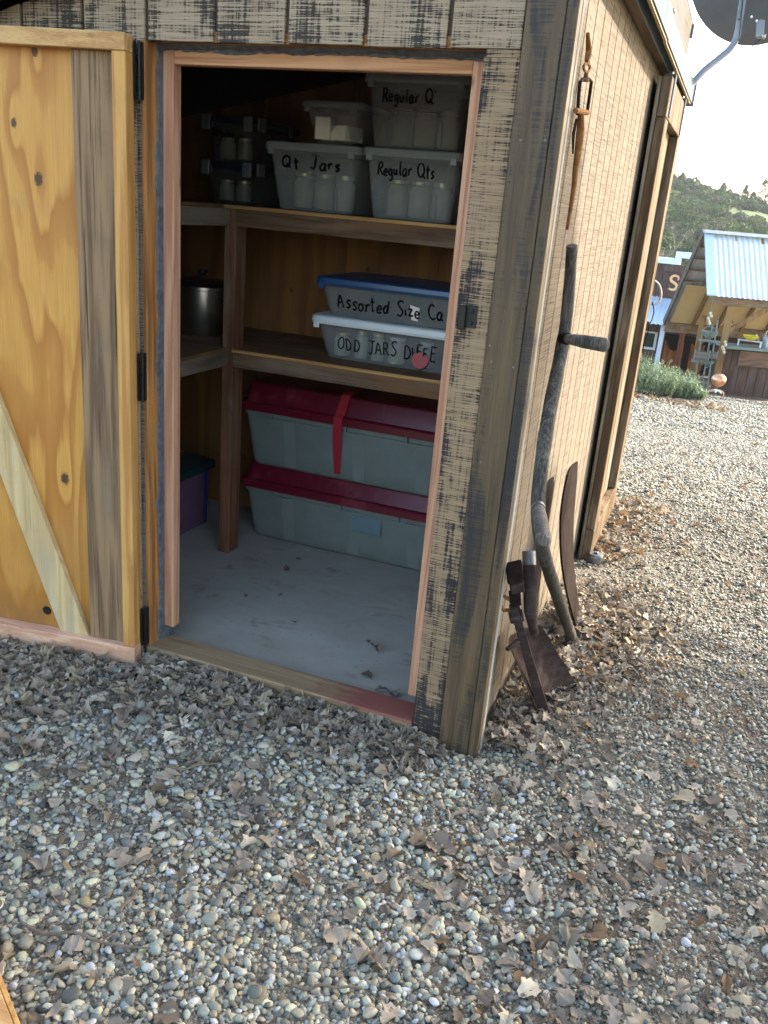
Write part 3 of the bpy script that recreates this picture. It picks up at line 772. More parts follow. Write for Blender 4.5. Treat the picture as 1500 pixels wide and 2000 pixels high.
def handwriting(text, face, x0, z0, h, wpen, mat, parent, squeeze=1.0, slope=0.0):
    """marker strokes laid on a face: face(x,z)->(point, normal)"""
    m = MB(); cx = x0; jr = random.Random(len(text) * 7 + 3)
    for ch in text + ' ':
        if ch == ' ' and m.v:
            m.build('handwritten_word', mat, parent, fix=False); m = MB()
        w, st = GL[ch]; jz = jr.uniform(-0.08, 0.08) * h; js = jr.uniform(0.84, 1.14); jk = jr.uniform(-.10, .16)
        for s in st:
            pts = [(cx + (q[0] + jk * q[1]) * h * squeeze * js, z0 + slope * (cx - x0) + jz + q[1] * h * js) for q in s]
            pv = catmull([(a, b, 0) for a, b in pts], 5) if len(pts) > 2 else [Vector((pts[0][0], pts[0][1], 0)), Vector((pts[1][0], pts[1][1], 0))]
            top = []; L = len(pv)
            for i, q in enumerate(pv):
                d = (pv[min(i + 1, L - 1)] - pv[max(i - 1, 0)]); d = d.normalized() if d.length > 1e-9 else Vector((1, 0, 0))
                nn = Vector((-d.y, d.x, 0)) * wpen * 0.62 * (0.85 + 0.3 * jr.random())
                top.append((q + nn, q - nn))
            b = []
            for (a, c) in top:
                for q in (a, c):
                    P0, n0 = face(q.x, q.y); b.append(P0 + n0 * 0.0012)
            m.add(b, [(2 * i, 2 * i + 1, 2 * i + 3, 2 * i + 2) for i in range(L - 1)])
        cx += (w + 0.12) * h * squeeze

def bin_box(name, label, cat, x0, x1, y0, y1, z0, z1, flare, mat, lidmat, lid_h=0.022, over=0.012, rad=0.03, ribs=(), arch=False, group=None, lid_up=0.0, tall_rim=False):
    """tapered storage bin: x0..x1,y0..y1 is the rim; flare = how much narrower the base is on each side"""
    r = empty(name, ((x0 + x1) / 2, (y0 + y1) / 2, z0), label, cat, group)
    zr = z1 - lid_h
    rings = []
    def ring(f, z, extra=0.0): return rrect(x0 + flare * (1 - f) - extra, x1 - flare * (1 - f) + extra, y0 + flare * (1 - f) - extra, y1 - flare * (1 - f) + extra, z, rad)
    rings.append(ring(-0.12, z0 + 0.0005)); rings.append(ring(0.0, z0 + 0.008))
    for f in (0.25, 0.5, 0.75, 0.9): rings.append(ring(f, z0 + (zr - z0) * f))
    rings.append(ring(0.92, z0 + (zr - z0) * 0.92, 0.004)); rings.append(ring(1.0, zr, 0.004))
    MB().loft(rings, True, False, True).build('body', mat, r)
    # lid: skirt, rolled rim and a slightly raised top
    L = MB()
    a, b, c, d = x0 - over, x1 + over, y0 - over, y1 + over
    L.loft([rrect(a, b, c, d, zr - 0.006, rad), rrect(a - 0.002, b + 0.002, c - 0.002, d + 0.002, zr + 0.003, rad), rrect(a, b, c, d, z1 - 0.004, rad), rrect(a + 0.006, b - 0.006, c + 0.006, d - 0.006, z1, rad),
            rrect(a + 0.018, b - 0.018, c + 0.018, d - 0.018, z1 - 0.002, rad * 0.8), rrect(a + 0.024, b - 0.024, c + 0.024, d - 0.024, z1 + lid_up, rad * 0.7)], False, True, False)
    L.build('lid', lidmat, r)
    def face(x, z):
        f = (z - z0) / (zr - z0); return Vector((x, y0 + flare * (1 - f), z)), Vector((0, -1, 0))
    if arch:
        w0, w1, h0, h1 = x0 + 0.22 * (x1 - x0), x0 + 0.78 * (x1 - x0), z0 + 0.01, z0 + 0.56 * (zr - z0)
        pts = [(w0, h0), (w0 + .002, h1 - .03), (w0 + .02, h1), (w1 - .02, h1), (w1 - .002, h1 - .03), (w1, h0)]
        MB().tube([face(a_, b_)[0] + Vector((0, -0.001, 0)) for a_, b_ in pts], 0.0025, 6).build('moulded_panel_edge', mat, r)
    for fx in ribs:
        xx = x0 + fx * (x1 - x0)
        MB().hexa([face(xx - .012, z0 + .01)[0] + Vector((0, -.004, 0)), face(xx + .012, z0 + .01)[0] + Vector((0, -.004, 0)), face(xx + .012, z0 + .01)[0], face(xx - .012, z0 + .01)[0],
                   face(xx - .016, zr - .012)[0] + Vector((0, -.006, 0)), face(xx + .016, zr - .012)[0] + Vector((0, -.006, 0)), face(xx + .016, zr - .012)[0], face(xx - .016, zr - .012)[0]]).build('rib', mat, r)
    for s in (-1, 1):   # corner feet of the lid lugs
        xx = x0 + 0.02 if s < 0 else x1 - 0.02
        MB().box(xx - 0.012, xx + 0.012, y0 - over - 0.0035, y0 - over + 0.004, zr - 0.022, zr + 0.004, 0.002).build('lid_lug', lidmat, r)
    return r, face

def jar(name, label, x, y, z, r, h, group, lid=M['jarlid'], tilt=None, glass=None):
    j = empty(name, (x, y, z), label, 'jar', group)
    MB().lathe([(0, 0), (r * .9, 0), (r, r * .12), (r, h * .72), (r * .78, h * .84), (r * .76, h * .9)], 16, (x, y, z)).build('glass_body', glass or M['glass'], j)
    MB().lathe([(r * .83, h * .885), (r * .83, h), (0, h + .001)], 16, (x, y, z)).build('lid', lid, j)
    if tilt: j.rotation_euler = tilt
    return j

b, f = bin_box('storage_bin', 'frosted plastic bin marked Qt Jars on the upper shelf', 'bin', -1.243, -0.884, 0.884, 1.29, 1.4515, 1.683, 0.030, M['clear'], M['clearlid'], arch=True, group='frosted bins on the upper shelf')
handwriting('Qt Jars', f, -1.185, 1.597, 0.042, 0.0062, M['ink'], b, 1.2)
for i in range(3):
    jar('quart_jar', ('left', 'middle', 'right')[i] + ' one of three glass jars inside the Qt Jars bin', -1.145 + i * 0.085, 1.0, 1.462, 0.038, 0.122, 'jars in the Qt Jars bin')
b, f = bin_box('storage_bin', 'frosted plastic bin marked Regular Qts at the bottom of the right stack', 'bin', -0.855, -0.505, 0.884, 1.29, 1.4515, 1.684, 0.024, M['clear'], M['clearlid'], arch=True, group='frosted bins on the upper shelf')
handwriting('Regular Qts', f, -0.805, 1.597, 0.040, 0.005, M['ink'], b, 0.76)
for i in range(3):
    jar('quart_jar', ('left', 'middle', 'right')[i] + ' one of three glass jars inside the lower Regular Qts bin', -0.765 + i * 0.085, 1.0, 1.462, 0.038, 0.122, 'jars in the lower Regular Qts bin')
b, f = bin_box('storage_bin', "frosted plastic bin marked Regular Q' on top of the right stack", 'bin', -0.868, -0.506, 0.886, 1.29, 1.688, 1.918, 0.024, M['clear'], M['clearlid'], arch=True, group='frosted bins on the upper shelf')
handwriting("Regular Q'", f, -0.808, 1.832, 0.042, 0.005, M['ink'], b, 0.76)
for i in range(3):
    jar('quart_jar', ('left', 'middle', 'right')[i] + " one of three glass jars inside the topmost Regular Q' bin", -0.765 + i * 0.085, 1.0, 1.699, 0.038, 0.120, 'jars in the topmost bin')
b, f = bin_box('storage_bin', 'small clear bin with white boxes inside, on top of the Qt Jars bin', 'bin', -1.112, -0.895, 0.90, 1.18, 1.690, 1.826, 0.03, M['clear2'], M['clearlid'], lid_h=0.016)
for (x, yy, w, h, r_) in ((-1.045, 0.95, 0.055, 0.075, 0.2), (-0.965, 0.96, 0.07, 0.05, -0.3)):
    c_ = tag(MB().box(-w / 2, w / 2, -0.05, 0.05, 0, h, 0.002).build('card_box', M['card']), None)
    c_.location = (x, yy, 1.6995); c_.rotation_euler = (0, 0, r_)
    tag(c_, 'tall white card box in the small clear bin' if w < 0.06 else 'wide low white card box in the small clear bin', 'box', 'white boxes in the small clear bin')
# latch bins in the dark corner
for k, (za, zb_, lb) in enumerate(((1.4515, 1.602, 'clear latch bin with dark blue lid, lower of the corner pair'), (1.603, 1.762, 'clear latch bin with dark blue lid, upper of the corner pair'))):
    b, f = bin_box('latch_bin', lb, 'bin', -1.535, -1.345, 0.93, 1.34, za, zb_, 0.016, M['cleardark'], M['navylid'], lid_h=0.02, over=0.006, group='latch bins in the corner')
    for s in (-1.53, -1.35):
        MB().box(s - 0.018, s + 0.018, 0.916, 0.929, zb_ - 0.05, zb_ + 0.002, 0.003).build('latch', M['latchgrey'], b)
    for yy in (1.0, 1.25):
        MB().box(-1.338, -1.330, yy - 0.03, yy + 0.03, zb_ - 0.045, zb_ + 0.002, 0.003).build('latch', M['latchgrey'], b)
    if k == 1: handwriting('Regular', f, -1.51, 1.69, 0.030, 0.004, M['ink'], b, 0.76)
    for i in range(2):
        jar('small_jar', ('left', 'right')[i] + ' small brass lidded jar inside the %s corner latch bin' % ('lower', 'upper')[k], -1.48 + i * 0.075, 1.0, za + 0.012, 0.03, 0.075, 'jars in the %s latch bin' % ('lower', 'upper')[k])
# middle shelf bins
b, f = bin_box('storage_bin', 'clear bin with white lid marked ODD JARS on the middle shelf', 'bin', -1.045, -0.30, 0.934, 1.36, 0.9135, 1.078, 0.035, M['clear2'], M['whitelid'], lid_h=0.024, over=0.016, rad=0.05)
handwriting('ODD JARS DIFFE', f, -0.945, 0.957, 0.050, 0.0042, M['ink'], b, 0.78)
jl = [(-0.95, 1.01, 0.034, 0.09, 'jarlid'), (-0.865, 1.0, 0.026, 0.105, 'jarlid'), (-0.795, 1.0, 0.026, 0.105, 'jarlid'), (-0.715, 1.0, 0.036, 0.10, 'whitelid'), (-0.60, 1.01, 0.030, 0.095, 'whitelid'), (-0.46, 1.0, 0.034, 0.09, 'jarlid')]
nm = ['squat round jar at the left end', 'first of two slim jars left of centre', 'second of two slim jars left of centre', 'wide white lidded jar in the middle', 'white lidded jar beside the red cap', 'jar at the far right end']
for (x, yy, r_, h, ld), q in zip(jl, nm):
    jar('odd_jar', q + ' of the ODD JARS bin', x, yy, 0.925, r_, h, 'jars in the ODD JARS bin', M[ld])
M['redcap'] = plain('red_cap', (0.32, 0.012, 0.025), 0.4)
cp = MB().lathe([(0, 0), (0.032, 0), (0.034, 0.006), (0.032, 0.012), (0, 0.012)], 20, (0, 0, 0)).build('jar_cap', M['redcap'])
cp.location = (-0.605, 0.962, 0.957); cp.rotation_euler = (math.radians(84), 0, 0.1); tag(cp, 'round red jar cap standing against the front of the ODD JARS bin', 'cap')
b, f = bin_box('storage_bin', 'clear bin with blue lid marked Assorted Size Ca on the middle shelf', 'bin', -1.035, -0.30, 0.936, 1.34, 1.0795, 1.222, 0.028, M['clear'], M['bluelid'], lid_h=0.022, over=0.014, rad=0.045)
handwriting('Assorted Size Ca', f, -0.955, 1.112, 0.050, 0.0055, M['ink'], b, 0.84)
MB().hexa([f(-.655, 1.10)[0] + Vector((0, -.0008, 0)), f(-.63, 1.098)[0] + Vector((0, -.0008, 0)), f(-.63, 1.098)[0], f(-.655, 1.10)[0], f(-.66, 1.155)[0] + Vector((0, -.0008, 0)), f(-.623, 1.148)[0] + Vector((0, -.0008, 0)), f(-.623, 1.148)[0], f(-.66, 1.155)[0]]).build('torn_label', M['card'], b)

# big totes with maroon lids
def tote(label, x0, x1, y0, y1, z0, z1, zl):
    r = empty('lidded_tote', ((x0 + x1) / 2, (y0 + y1) / 2, z0), label, 'tote', 'maroon lidded totes on the shed floor')
    fl = 0.04; rad = 0.035
    def ring(f, z, e=0.0): return rrect(x0 + fl * (1 - f) - e, x1 - fl * (1 - f) + e, y0 + fl * (1 - f) * .5 - e, y1 - fl * (1 - f) * .5 + e, z, rad)
    rings = [ring(0, z0 + .0005, -.01), ring(0.04, z0 + .012)] + [ring(q, z0 + (z1 - z0) * q) for q in (.3, .6, .88)] + [ring(.9, z0 + (z1 - z0) * .9, .005), ring(1, z1, .005)]
    MB().loft(rings, True, False, True).build('body', M['tote'], r)
    def face(x, z):
        q = (z - z0) / (z1 - z0); return Vector((x, y0 + fl * (1 - q) * .5, z))
    for fx in (0.17, 0.43, 0.66, 0.88):
        xx = x0 + fx * (x1 - x0)
        m_ = MB().hexa([face(xx, z0 + .015) + Vector((0, -.004, 0)), face(xx + .05, z0 + .015) + Vector((0, -.0005, 0)), face(xx + .05, z0 + .015) + Vector((0, .004, 0)), face(xx, z0 + .015) + Vector((0, .004, 0)),
                        face(xx - .012, z1 - .03) + Vector((0, -.009, 0)), face(xx + .04, z1 - .03) + Vector((0, -.0005, 0)), face(xx + .04, z1 - .03) + Vector((0, .004, 0)), face(xx - .012, z1 - .03) + Vector((0, .004, 0))])
        m_.build('moulded_step', M['tote'], r)
    for fx in (0.12, 0.4, 0.62, 0.84):
        xx = x0 + fx * (x1 - x0)
        MB().box(xx - .004, xx + .004, y0 - .018, y0 - .004, z1 - .028, z1 - .006, .001).build('rim_rib', M['tote'], r)
    o = 0.018
    a, b_, c, d = x0 - o, x1 + o, y0 - o, y1 + o
    MB().loft([rrect(a, b_, c, d, z1 - .004, rad), rrect(a, b_, c, d, z1 + .026, rad), rrect(a + .006, b_ - .006, c + .006, d - .006, z1 + .032, rad), rrect(a + .016, b_ - .016, c + .02, d - .02, z1 + .033, rad),
               rrect(a + .03, b_ - .03, c + .05, d - .05, zl - .006, rad * .8), rrect(a + .036, b_ - .036, c + .06, d - .06, zl, rad * .7)], False, True, False).build('lid', M['totelid'], r)
    for fx in (0.3, 0.52, 0.74, 0.93):
        xx = x0 + fx * (x1 - x0)
        MB().hexa([(xx - .002, c + .0215, z1 + .034), (xx + .002, c + .0215, z1 + .034), (xx + .002, c + .026, z1 + .034), (xx - .002, c + .026, z1 + .034), (xx - .002, c + .0475, zl - .008), (xx + .002, c + .0475, zl - .008), (xx + .002, c + .052, zl - .008), (xx - .002, c + .052, zl - .008)]).build('lid_rib', M['totelid'], r)
    return r, face
r, fc = tote('grey tote with maroon lid on the concrete, lower of two stacked', -1.425, -0.22, 1.10, YB - 0.02, 0.031, 0.275, 0.372)
q0 = PY(690, 1003, 1.112); q1 = PY(745, 1047, 1.112)
MB().box(q0.x, q1.x, 1.098, 1.104, q1.z, q0.z, 0.002).build('recessed_label', plain('blue_label', (0.10, 0.16, 0.19), 0.5), r)
r, fc = tote('grey tote with maroon lid and red strap, upper of two stacked', -1.43, -0.20, 1.085, YB - 0.02, 0.374, 0.625, 0.735)
xs_ = PY(660, 845, 1.07).x
st = MB()
path = [(1.10, 0.402), (1.071, 0.56), (1.0635, 0.615), (1.0615, 0.655), (1.074, 0.668), (1.117, 0.741), (1.16, 0.748), (1.38, 0.748)]
for dx in (0,):
    vs = []; 
    for i, (yy, zz) in enumerate(path):
        w = 0.020 if i > 0 else 0.014
        off = -0.004 if i == 0 else (-0.003 if i == 1 else (0.0 if i < 4 else 0.004 * (i - 3)))
        vs += [(xs_ - w + off, yy - .002, zz), (xs_ + w + off, yy - .002, zz), (xs_ + w + off, yy - .0005, zz + .001), (xs_ - w + off, yy - .0005, zz + .001)]
    fsx = []
    for i in range(len(path) - 1):
        o = i * 4
        for k in range(4): fsx.append((o + k, o + (k + 1) % 4, o + 4 + (k + 1) % 4, o + 4 + k))
    st.add(vs, fsx + [(0, 1, 2, 3)])
tag(st.build('fabric_strap', M['strap']), 'red fabric strap wrapped over the upper maroon lidded tote', 'strap')
# purple tote on the left
r = empty('lidded_tote', (-1.9, 0.85, 0.031), 'purple tote with dark teal lid under the left shelf', 'tote')
MB().loft([rrect(-2.18, -1.645, 0.62, 1.165, 0.0315, .03), rrect(-2.19, -1.628, 0.60, 1.175, 0.30, .03)], True, False, True).build('body', M['purple'], r)
MB().loft([rrect(-2.2, -1.615, 0.59, 1.19, 0.298, .03), rrect(-2.2, -1.615, 0.59, 1.19, 0.33, .03), rrect(-2.18, -1.635, 0.61, 1.17, 0.338, .03)], False, True).build('lid', M['teallid'], r)
MB().box(-1.6285, -1.6235, 1.10, 1.115, 0.05, 0.295).build('corner_strip', plain('blue_strip', (0.01, 0.03, 0.16), 0.4), r)
# orange cloth leaves on the tote
M['orange'] = plain('orange_cloth', (0.55, 0.13, 0.02), 0.8, 0, 0.2, 60, 0.4)
for (u, v, s, rz, lb) in ((372, 872, 0.055, 0.3, 'crumpled orange cloth leaf on the near edge of the purple tote'), (412, 856, 0.04, 1.0, 'orange cloth scrap near the shelf post on the purple tote')):
    p = PZ(u, v, 0.342)
    m_ = MB(); n_ = 9; vs = []
    for i in range(n_):
        for j in range(n_):
            a_, b_ = i / (n_ - 1) - .5, j / (n_ - 1) - .5
            rr = 1 + .35 * math.sin(5 * math.atan2(b_, a_) + s * 40)
            vs.append((a_ * 2 * s * rr, b_ * 1.3 * s * rr, 0.004 + 0.014 * (0.5 + 0.5 * mnoise.noise((a_ * 5, b_ * 5, s * 90)))))
    m_.add(vs, [(i * n_ + j, (i + 1) * n_ + j, (i + 1) * n_ + j + 1, i * n_ + j + 1) for i in range(n_ - 1) for j in range(n_ - 1)], True)
    o = m_.build('cloth_scrap', M['orange'], fix=False); o.location = (max(p.x, -2.1), min(p.y, 1.1), 0.338); o.rotation_euler = (0, 0, rz)
    tag(o, lb, 'cloth', 'orange cloth scraps on the purple tote')

# stock pot
M['alu'] = plain('brushed_aluminium', (0.55, 0.56, 0.57), 0.28, 1.0, 0.1, 14, 0.03)
pc = Vector((-1.665, 1.12, 0.913)); R_ = 0.125
pot = empty('stock_pot', pc, 'dented aluminium stock pot with lid on the left shelf', 'pot')
MB().lathe([(0, 0), (R_ * .92, 0), (R_, .012), (R_, .185), (R_ + .005, .19), (R_ + .005, .195)], 40, pc).build('pot_body', M['alu'], pot)
lid = MB().lathe([(R_ + .007, .188), (R_ + .007, .2), (R_ * .9, .212), (R_ * .5, .228), (.02, .233), (0, .233)], 40, pc).build('lid', M['alu'], pot)
MB().lathe([(.008, .2335), (.008, .243), (.02, .249), (.02, .262), (0, .266)], 16, pc).build('knob', M['black'], lid)
for s in (-1, 1):
    MB().tube([pc + Vector((s * R_, -.04, .15)), pc + Vector((s * (R_ + .03), -.03, .152)), pc + Vector((s * (R_ + .03), .03, .152)), pc + Vector((s * R_, .04, .15))], .005, 8).build('handle', M['black'], pot)

# ================================================================== TOOLS ON THE SIDE WALL
def driftwood(name, a, b, c3, axis='z'):
    t = NT(name); c = t.coords()
    n1 = t.noise(t.scale(c, axis_scale(axis, 7.0, 190.0)), 1.0, 4, 0.65, 0.2); n2 = t.noise(t.scale(c, axis_scale(axis, 5.0, 40.0)), 1.0, 3, 0.6)
    col = t.ramp(t.math('ADD', t.math('MULTIPLY', n1, .65), t.math('MULTIPLY', n2, .35)), [(.36, a), (.5, b), (.66, c3)])
    return t.done(t.bsdf(col, .8, 0, t.bump(n1, .7, .003), .25))
M['snath'] = driftwood('grey_snath', (0.012, 0.011, 0.010), (0.045, 0.040, 0.034), (0.12, 0.11, 0.095))
M['snathg'] = driftwood('grey_grip', (0.022, 0.02, 0.018), (0.07, 0.062, 0.053), (0.16, 0.145, 0.125), 'z')
M['rustd'] = rust('dark_rust', (0.009, 0.006, 0.005), (0.018, 0.012, 0.010), (0.034, 0.022, 0.018))
M['rusto'] = rust('orange_rust', (0.085, 0.036, 0.016), (0.20, 0.09, 0.035), (0.32, 0.17, 0.08))
M['rustw'] = rust('red_rust', (0.024, 0.017, 0.015), (0.043, 0.031, 0.028), (0.078, 0.060, 0.055))
M['ferr'] = plain('grey_ferrule', (0.12, 0.125, 0.13), 0.45, 0.7, 0.3, 60, 0.2)
sc = empty('scythe', (0.12, 0.88, 0), 'old grey scythe leaning on the sunlit side wall, blade down', 'scythe')
sn = [PX(1117, 480, .030), PX(1112, 560, .034), PX(1104, 640, .040), PX(1090, 720, .047), PX(1074, 800, .056), PX(1060, 890, .066), PX(1051, 985, .078), PX(1058, 1060, .092), PX(1074, 1120, .105), PX(1094, 1180, .118), PX(1110, 1225, .128), PX(1117, 1246, .132)]
snc = catmull(sn, 5)
nr = len(snc)
MB().tube(snc, [0.0145 + 0.0045 * min(1, i / (nr * .3)) + 0.0016 * mnoise.noise((i * .45, 3, 1)) + 0.0009 * mnoise.noise((i * 1.3, 8, 1)) for i in range(nr)], 12).build('snath', M['snath'], sc)
ga, gb = PX(1098, 660, .046), PX(1182, 674, .172)
MB().tube([ga + (gb - ga) * .12, ga + (gb - ga) * .5, gb - (gb - ga) * .02, gb], [.0125, .0165, .0175, .013], 12).build('grip', M['snathg'], sc)
MB().tube([ga + (gb - ga) * -.02 + Vector((0, 0, .0)), ga + (gb - ga) * .14], [.014, .016], 12).build('grip_ring', M['rustd'], sc)
na, nb_ = PX(1051, 990, .085), PX(1062, 1057, .150)
MB().tube([na, na + (nb_ - na) * .5, nb_ - (nb_ - na) * .04, nb_], [.0155, .0185, .018, .012], 12).build('grip', M['snathg'], sc)
MB().tube([na + (nb_ - na) * .0, na + (nb_ - na) * .10], [.0172, .0185], 12).build('grip_ring', M['ferr'], sc)
MB().tube([snc[-1] + (snc[-2] - snc[-1]) * .5, PX(1123, 1256, .140)], [.021, .017], 12).build('ferrule', M['ferr'], sc)
bl = [PX(1125, 901, .045), PX(1109, 918, .045), PX(1098, 965, .05), PX(1092, 1020, .058), PX(1094, 1090, .075), PX(1103, 1150, .095), PX(1116, 1200, .115), PX(1128, 1240, .135)]
br = [PX(1127, 902, .045), PX(1126, 925, .045), PX(1123, 965, .05), PX(1119, 1020, .058), PX(1119, 1090, .075), PX(1125, 1150, .095), PX(1133, 1200, .115), PX(1141, 1228, .135)]
m_ = MB(); bl2, br2 = catmull(bl, 4), catmull(br, 4); vs = []
for a_, b_ in zip(bl2, br2):
    nv_ = Vector((.0035, 0, 0)); vs += [a_, b_, b_ + nv_, a_ + nv_ * 2]
fsx = [(0, 1, 2, 3), tuple(4 * (len(bl2) - 1) + k for k in (3, 2, 1, 0))]
for i in range(len(bl2) - 1):
    for k in range(4): fsx.append((4 * i + k, 4 * i + (k + 1) % 4, 4 * i + 4 + (k + 1) % 4, 4 * i + 4 + k))
m_.add(vs, fsx).build('blade', M['rustd'], sc)
MB().tube([PX(1131, 1236, .137), PX(1150, 1256, .15), PX(1172, 1258, .155)], [.006, .006, .004], 8).build('tang', M['rustd'], sc)

# square scoop shovel head
sv = empty('shovel_head', (0.15, 0.4, 0), 'rusty shovel head without handle standing on its square edge by the wall', 'shovel')
top_, neck = PX(1033, 1078, .035), PX(1036, 1195, .075)
join = PX(1044, 1238, .088)
MB().tube([top_, top_ + (neck - top_) * .5, neck, join], [.0185, .0195, .0185, .012], 14).build('socket', M['rustw'], sv)
MB().tube([top_ + (neck - top_) * -.012, top_ + (neck - top_) * .22], [.0195, .0200], 14).build('socket_collar', M['ferr'], sv)
tl, trr = PZ(1050, 1400, -.012), PZ(1126, 1345, -.015)
sl, sr = PX(992, 1268, .03), PX(1050, 1218, .075)
m_ = MB(); n_ = 10; grid = []
nb = (trr - tl).cross(sl - tl).normalized()
if nb.x < 0: nb = -nb
for j in range(n_ + 1):
    for i in range(n_ + 1):
        s, t_ = i / n_, j / n_
        p0 = tl.lerp(trr, s); p1 = sl.lerp(sr, s)
        q = p0.lerp(p1, t_)
        dish = 0.034 * (1 - (2 * s - 1) ** 2) * (0.4 + 0.6 * t_) - 0.012 * (abs(2 * s - 1) ** 3)
        crease = 0.010 * max(0, 1 - abs(2 * s - 1) * 4) * t_
        sh_ = -0.028 * (abs(2 * s - 1) ** 2.5) * (t_ ** 4)
        grid.append(q - nb * (dish - crease) + (p1 - p0).normalized() * sh_)
th = nb * -.0025
fs1 = [(j * (n_ + 1) + i, j * (n_ + 1) + i + 1, (j + 1) * (n_ + 1) + i + 1, (j + 1) * (n_ + 1) + i) for j in range(n_) for i in range(n_)]
m_.add(grid, fs1, True); m_.add([q + th for q in grid], [tuple(reversed(f_)) for f_ in fs1], True)
rim = [i for i in range(n_ + 1)] + [j * (n_ + 1) + n_ for j in range(1, n_ + 1)] + [n_ * (n_ + 1) + i for i in range(n_ - 1, -1, -1)] + [j * (n_ + 1) for j in range(n_ - 1, 0, -1)]
N2 = (n_ + 1) ** 2
for a_, b_ in zip(rim, rim[1:] + rim[:1]): m_.f.append((a_, b_, b_ + N2, a_ + N2)); m_.sm.append(False)
m_.build('scoop', M['rustw'], sv, fix=False)
MB().tube([sl + Vector((0, -.008, .004)), sl.lerp(sr, .25) + Vector((.006, 0, .006))], [.007, .008], 8).build('footrest', M['rustw'], sv)

# pipe wrench
wr = empty('pipe_wrench', (0.14, 0.33, 0), 'rusty pipe wrench leaning against the corner with its jaw up', 'wrench')
w0, w1 = PX(1003, 1185, .030), PX(1066, 1404, .142)
wd = (w1 - w0).normalized(); side = Vector((.3, -1, 0)); side = (side - wd * side.dot(wd)).normalized(); nrm_ = wd.cross(side)
Lw = (w1 - w0).length
mm = MB()
# tapered I-section handle
def sect(k, w, h): 
    o = w0 + wd * (Lw * k); return [o + side * w + nrm_ * h, o - side * w + nrm_ * h, o - side * w - nrm_ * h, o + side * w - nrm_ * h]
mm.loft([sect(0.0, .012, .012), sect(.15, .010, .012), sect(.35, .008, .013), sect(.9, .011, .017), sect(1.0, .010, .018)], True, True)
mm.build('handle', M['rustw'], wr)
jt = PX(997, 1104, .012); jd = (w0 - jt).normalized()
MB().beam(jt, w0 + wd * .08, .017, .020, up=nrm_, bev=.002).build('hook_jaw', M['rustd'], wr)
hk = jt + jd * .0
MB().obox(hk, jd, side, nrm_, -.004, .055, -.012, .012, -.032, .012, .003).build('jaw_head', M['rustd'], wr)
MB().obox(jt + jd * .062, jd, side, nrm_, 0, .030, -.012, .012, -.034, .006, .002).build('heel_jaw', M['rustw'], wr)
for i in range(6):
    MB().obox(jt + jd * (.096 + i * .007), jd, side, nrm_, 0, .004, -.013, .013, -.022, .010, .001).build('thread', M['rustd'], wr)
MB().obox(w0, wd, side, nrm_, .03, .055, -.016, .016, -.02, .02, .003).build('housing', M['rustw'], wr)
MB().tube([jt + jd * .115 + nrm_ * .012 + side * 0, jt + jd * .095 + nrm_ * .03, jt + jd * .12 + nrm_ * .04, jt + jd * .15 + nrm_ * .028, jt + jd * .155 + nrm_ * .01], .006, 8).build('spring_loop', M['rusto'], wr)

# rusty iron hanging on the wall
hkr = empty('hanging_iron', (0, .09, 1.45), 'rusty orange swivel and long iron spike hanging high on the side wall', 'hook')
xw = .012
def W2(u, v, x=xw): return PX(u, v, x)
MB().tube([W2(1148, 66), W2(1150, 95), W2(1146, 118), W2(1146, 125)], [.0045, .007, .0055, .003], 8).build('hanger', M['rusto'], hkr)
def ring_pts(u, v, ru, rv, n=16): return [W2(u + ru * math.cos(2 * math.pi * k / n), v + rv * math.sin(2 * math.pi * k / n)) for k in range(n)]
MB().tube(ring_pts(1146, 132, 6, 8), .0035, 6, closed=True).build('eye', M['rusto'], hkr)
MB().tube([W2(1145, 140), W2(1144, 152), W2(1143, 160)], [.004, .006, .011], 8).build('swivel', M['rusto'], hkr)
MB().tube([W2(1128, 224), W2(1130, 190), W2(1133, 160), W2(1138, 155), W2(1150, 155), W2(1155, 160), W2(1151, 190), W2(1146, 224)], .0042, 8).build('shackle', M['rustd'], hkr)
MB().tube([W2(1124, 216), W2(1147, 220)], .0065, 8).build('pin', M['rusto'], hkr)
MB().tube([W2(1135, 216), W2(1134, 250), W2(1130, 290), W2(1124, 330), W2(1121, 365), W2(1115, 405), W2(1108, 449)], [.007, .010, .0095, .0072, .0066, .005, .0038], 10).build('spike', M['rusto'], hkr)
MB().tube([W2(1126, 232), W2(1120, 262), W2(1119, 300)], [.003, .004, .002], 6).build('side_strap', M['rustd'], hkr)

# clean-out cap
cpv = PZ(1161, 1100, .0)
cp = empty('cleanout_plug', cpv, 'round grey pipe cap in the gravel at the foot of the sliding door', 'plug')
MB().lathe([(0, -.03), (.030, -.03), (.030, .030), (.034, .030), (.034, .044), (.030, .049), (.0, .050)], 20, cpv).build('cap_body', M['ferr'], cp)
MB().box(cpv.x - .009, cpv.x + .009, cpv.y - .009, cpv.y + .009, cpv.z + .050, cpv.z + .058, .002).build('cap_nut', M['ferr'], cp)

# corner of a plywood board lying in the foreground at the left
q0, q1 = PZ(-2, 1893, .055), PZ(42, 2004, .055)
e1 = (q1 - q0); e1.z = 0; e1.normalize(); e2 = Vector((e1.y, -e1.x, 0))
if e2.x > 0: e2 = -e2
wb = empty('wooden_board', q0, 'yellow plywood board edge poking into the bottom left corner', 'board')
MB().obox((q0.x, q0.y, 0), e1, e2, Vector((0, 0, 1)), -.35, .5, 0, .009, .036, .055, .001).build('face_ply', M['stile'], wb)
MB().obox((q0.x, q0.y, 0), e1, e2, Vector((0, 0, 1)), -.35, .5, .0105, .30, .034, .056, .001).build('board_body', M['railtop'], wb)
MB().obox((q0.x, q0.y, 0), e1, e2, Vector((0, 0, 1)), -.3, -.22, .02, .28, -.02, .033, .001).build('batten', M['weather'], wb)

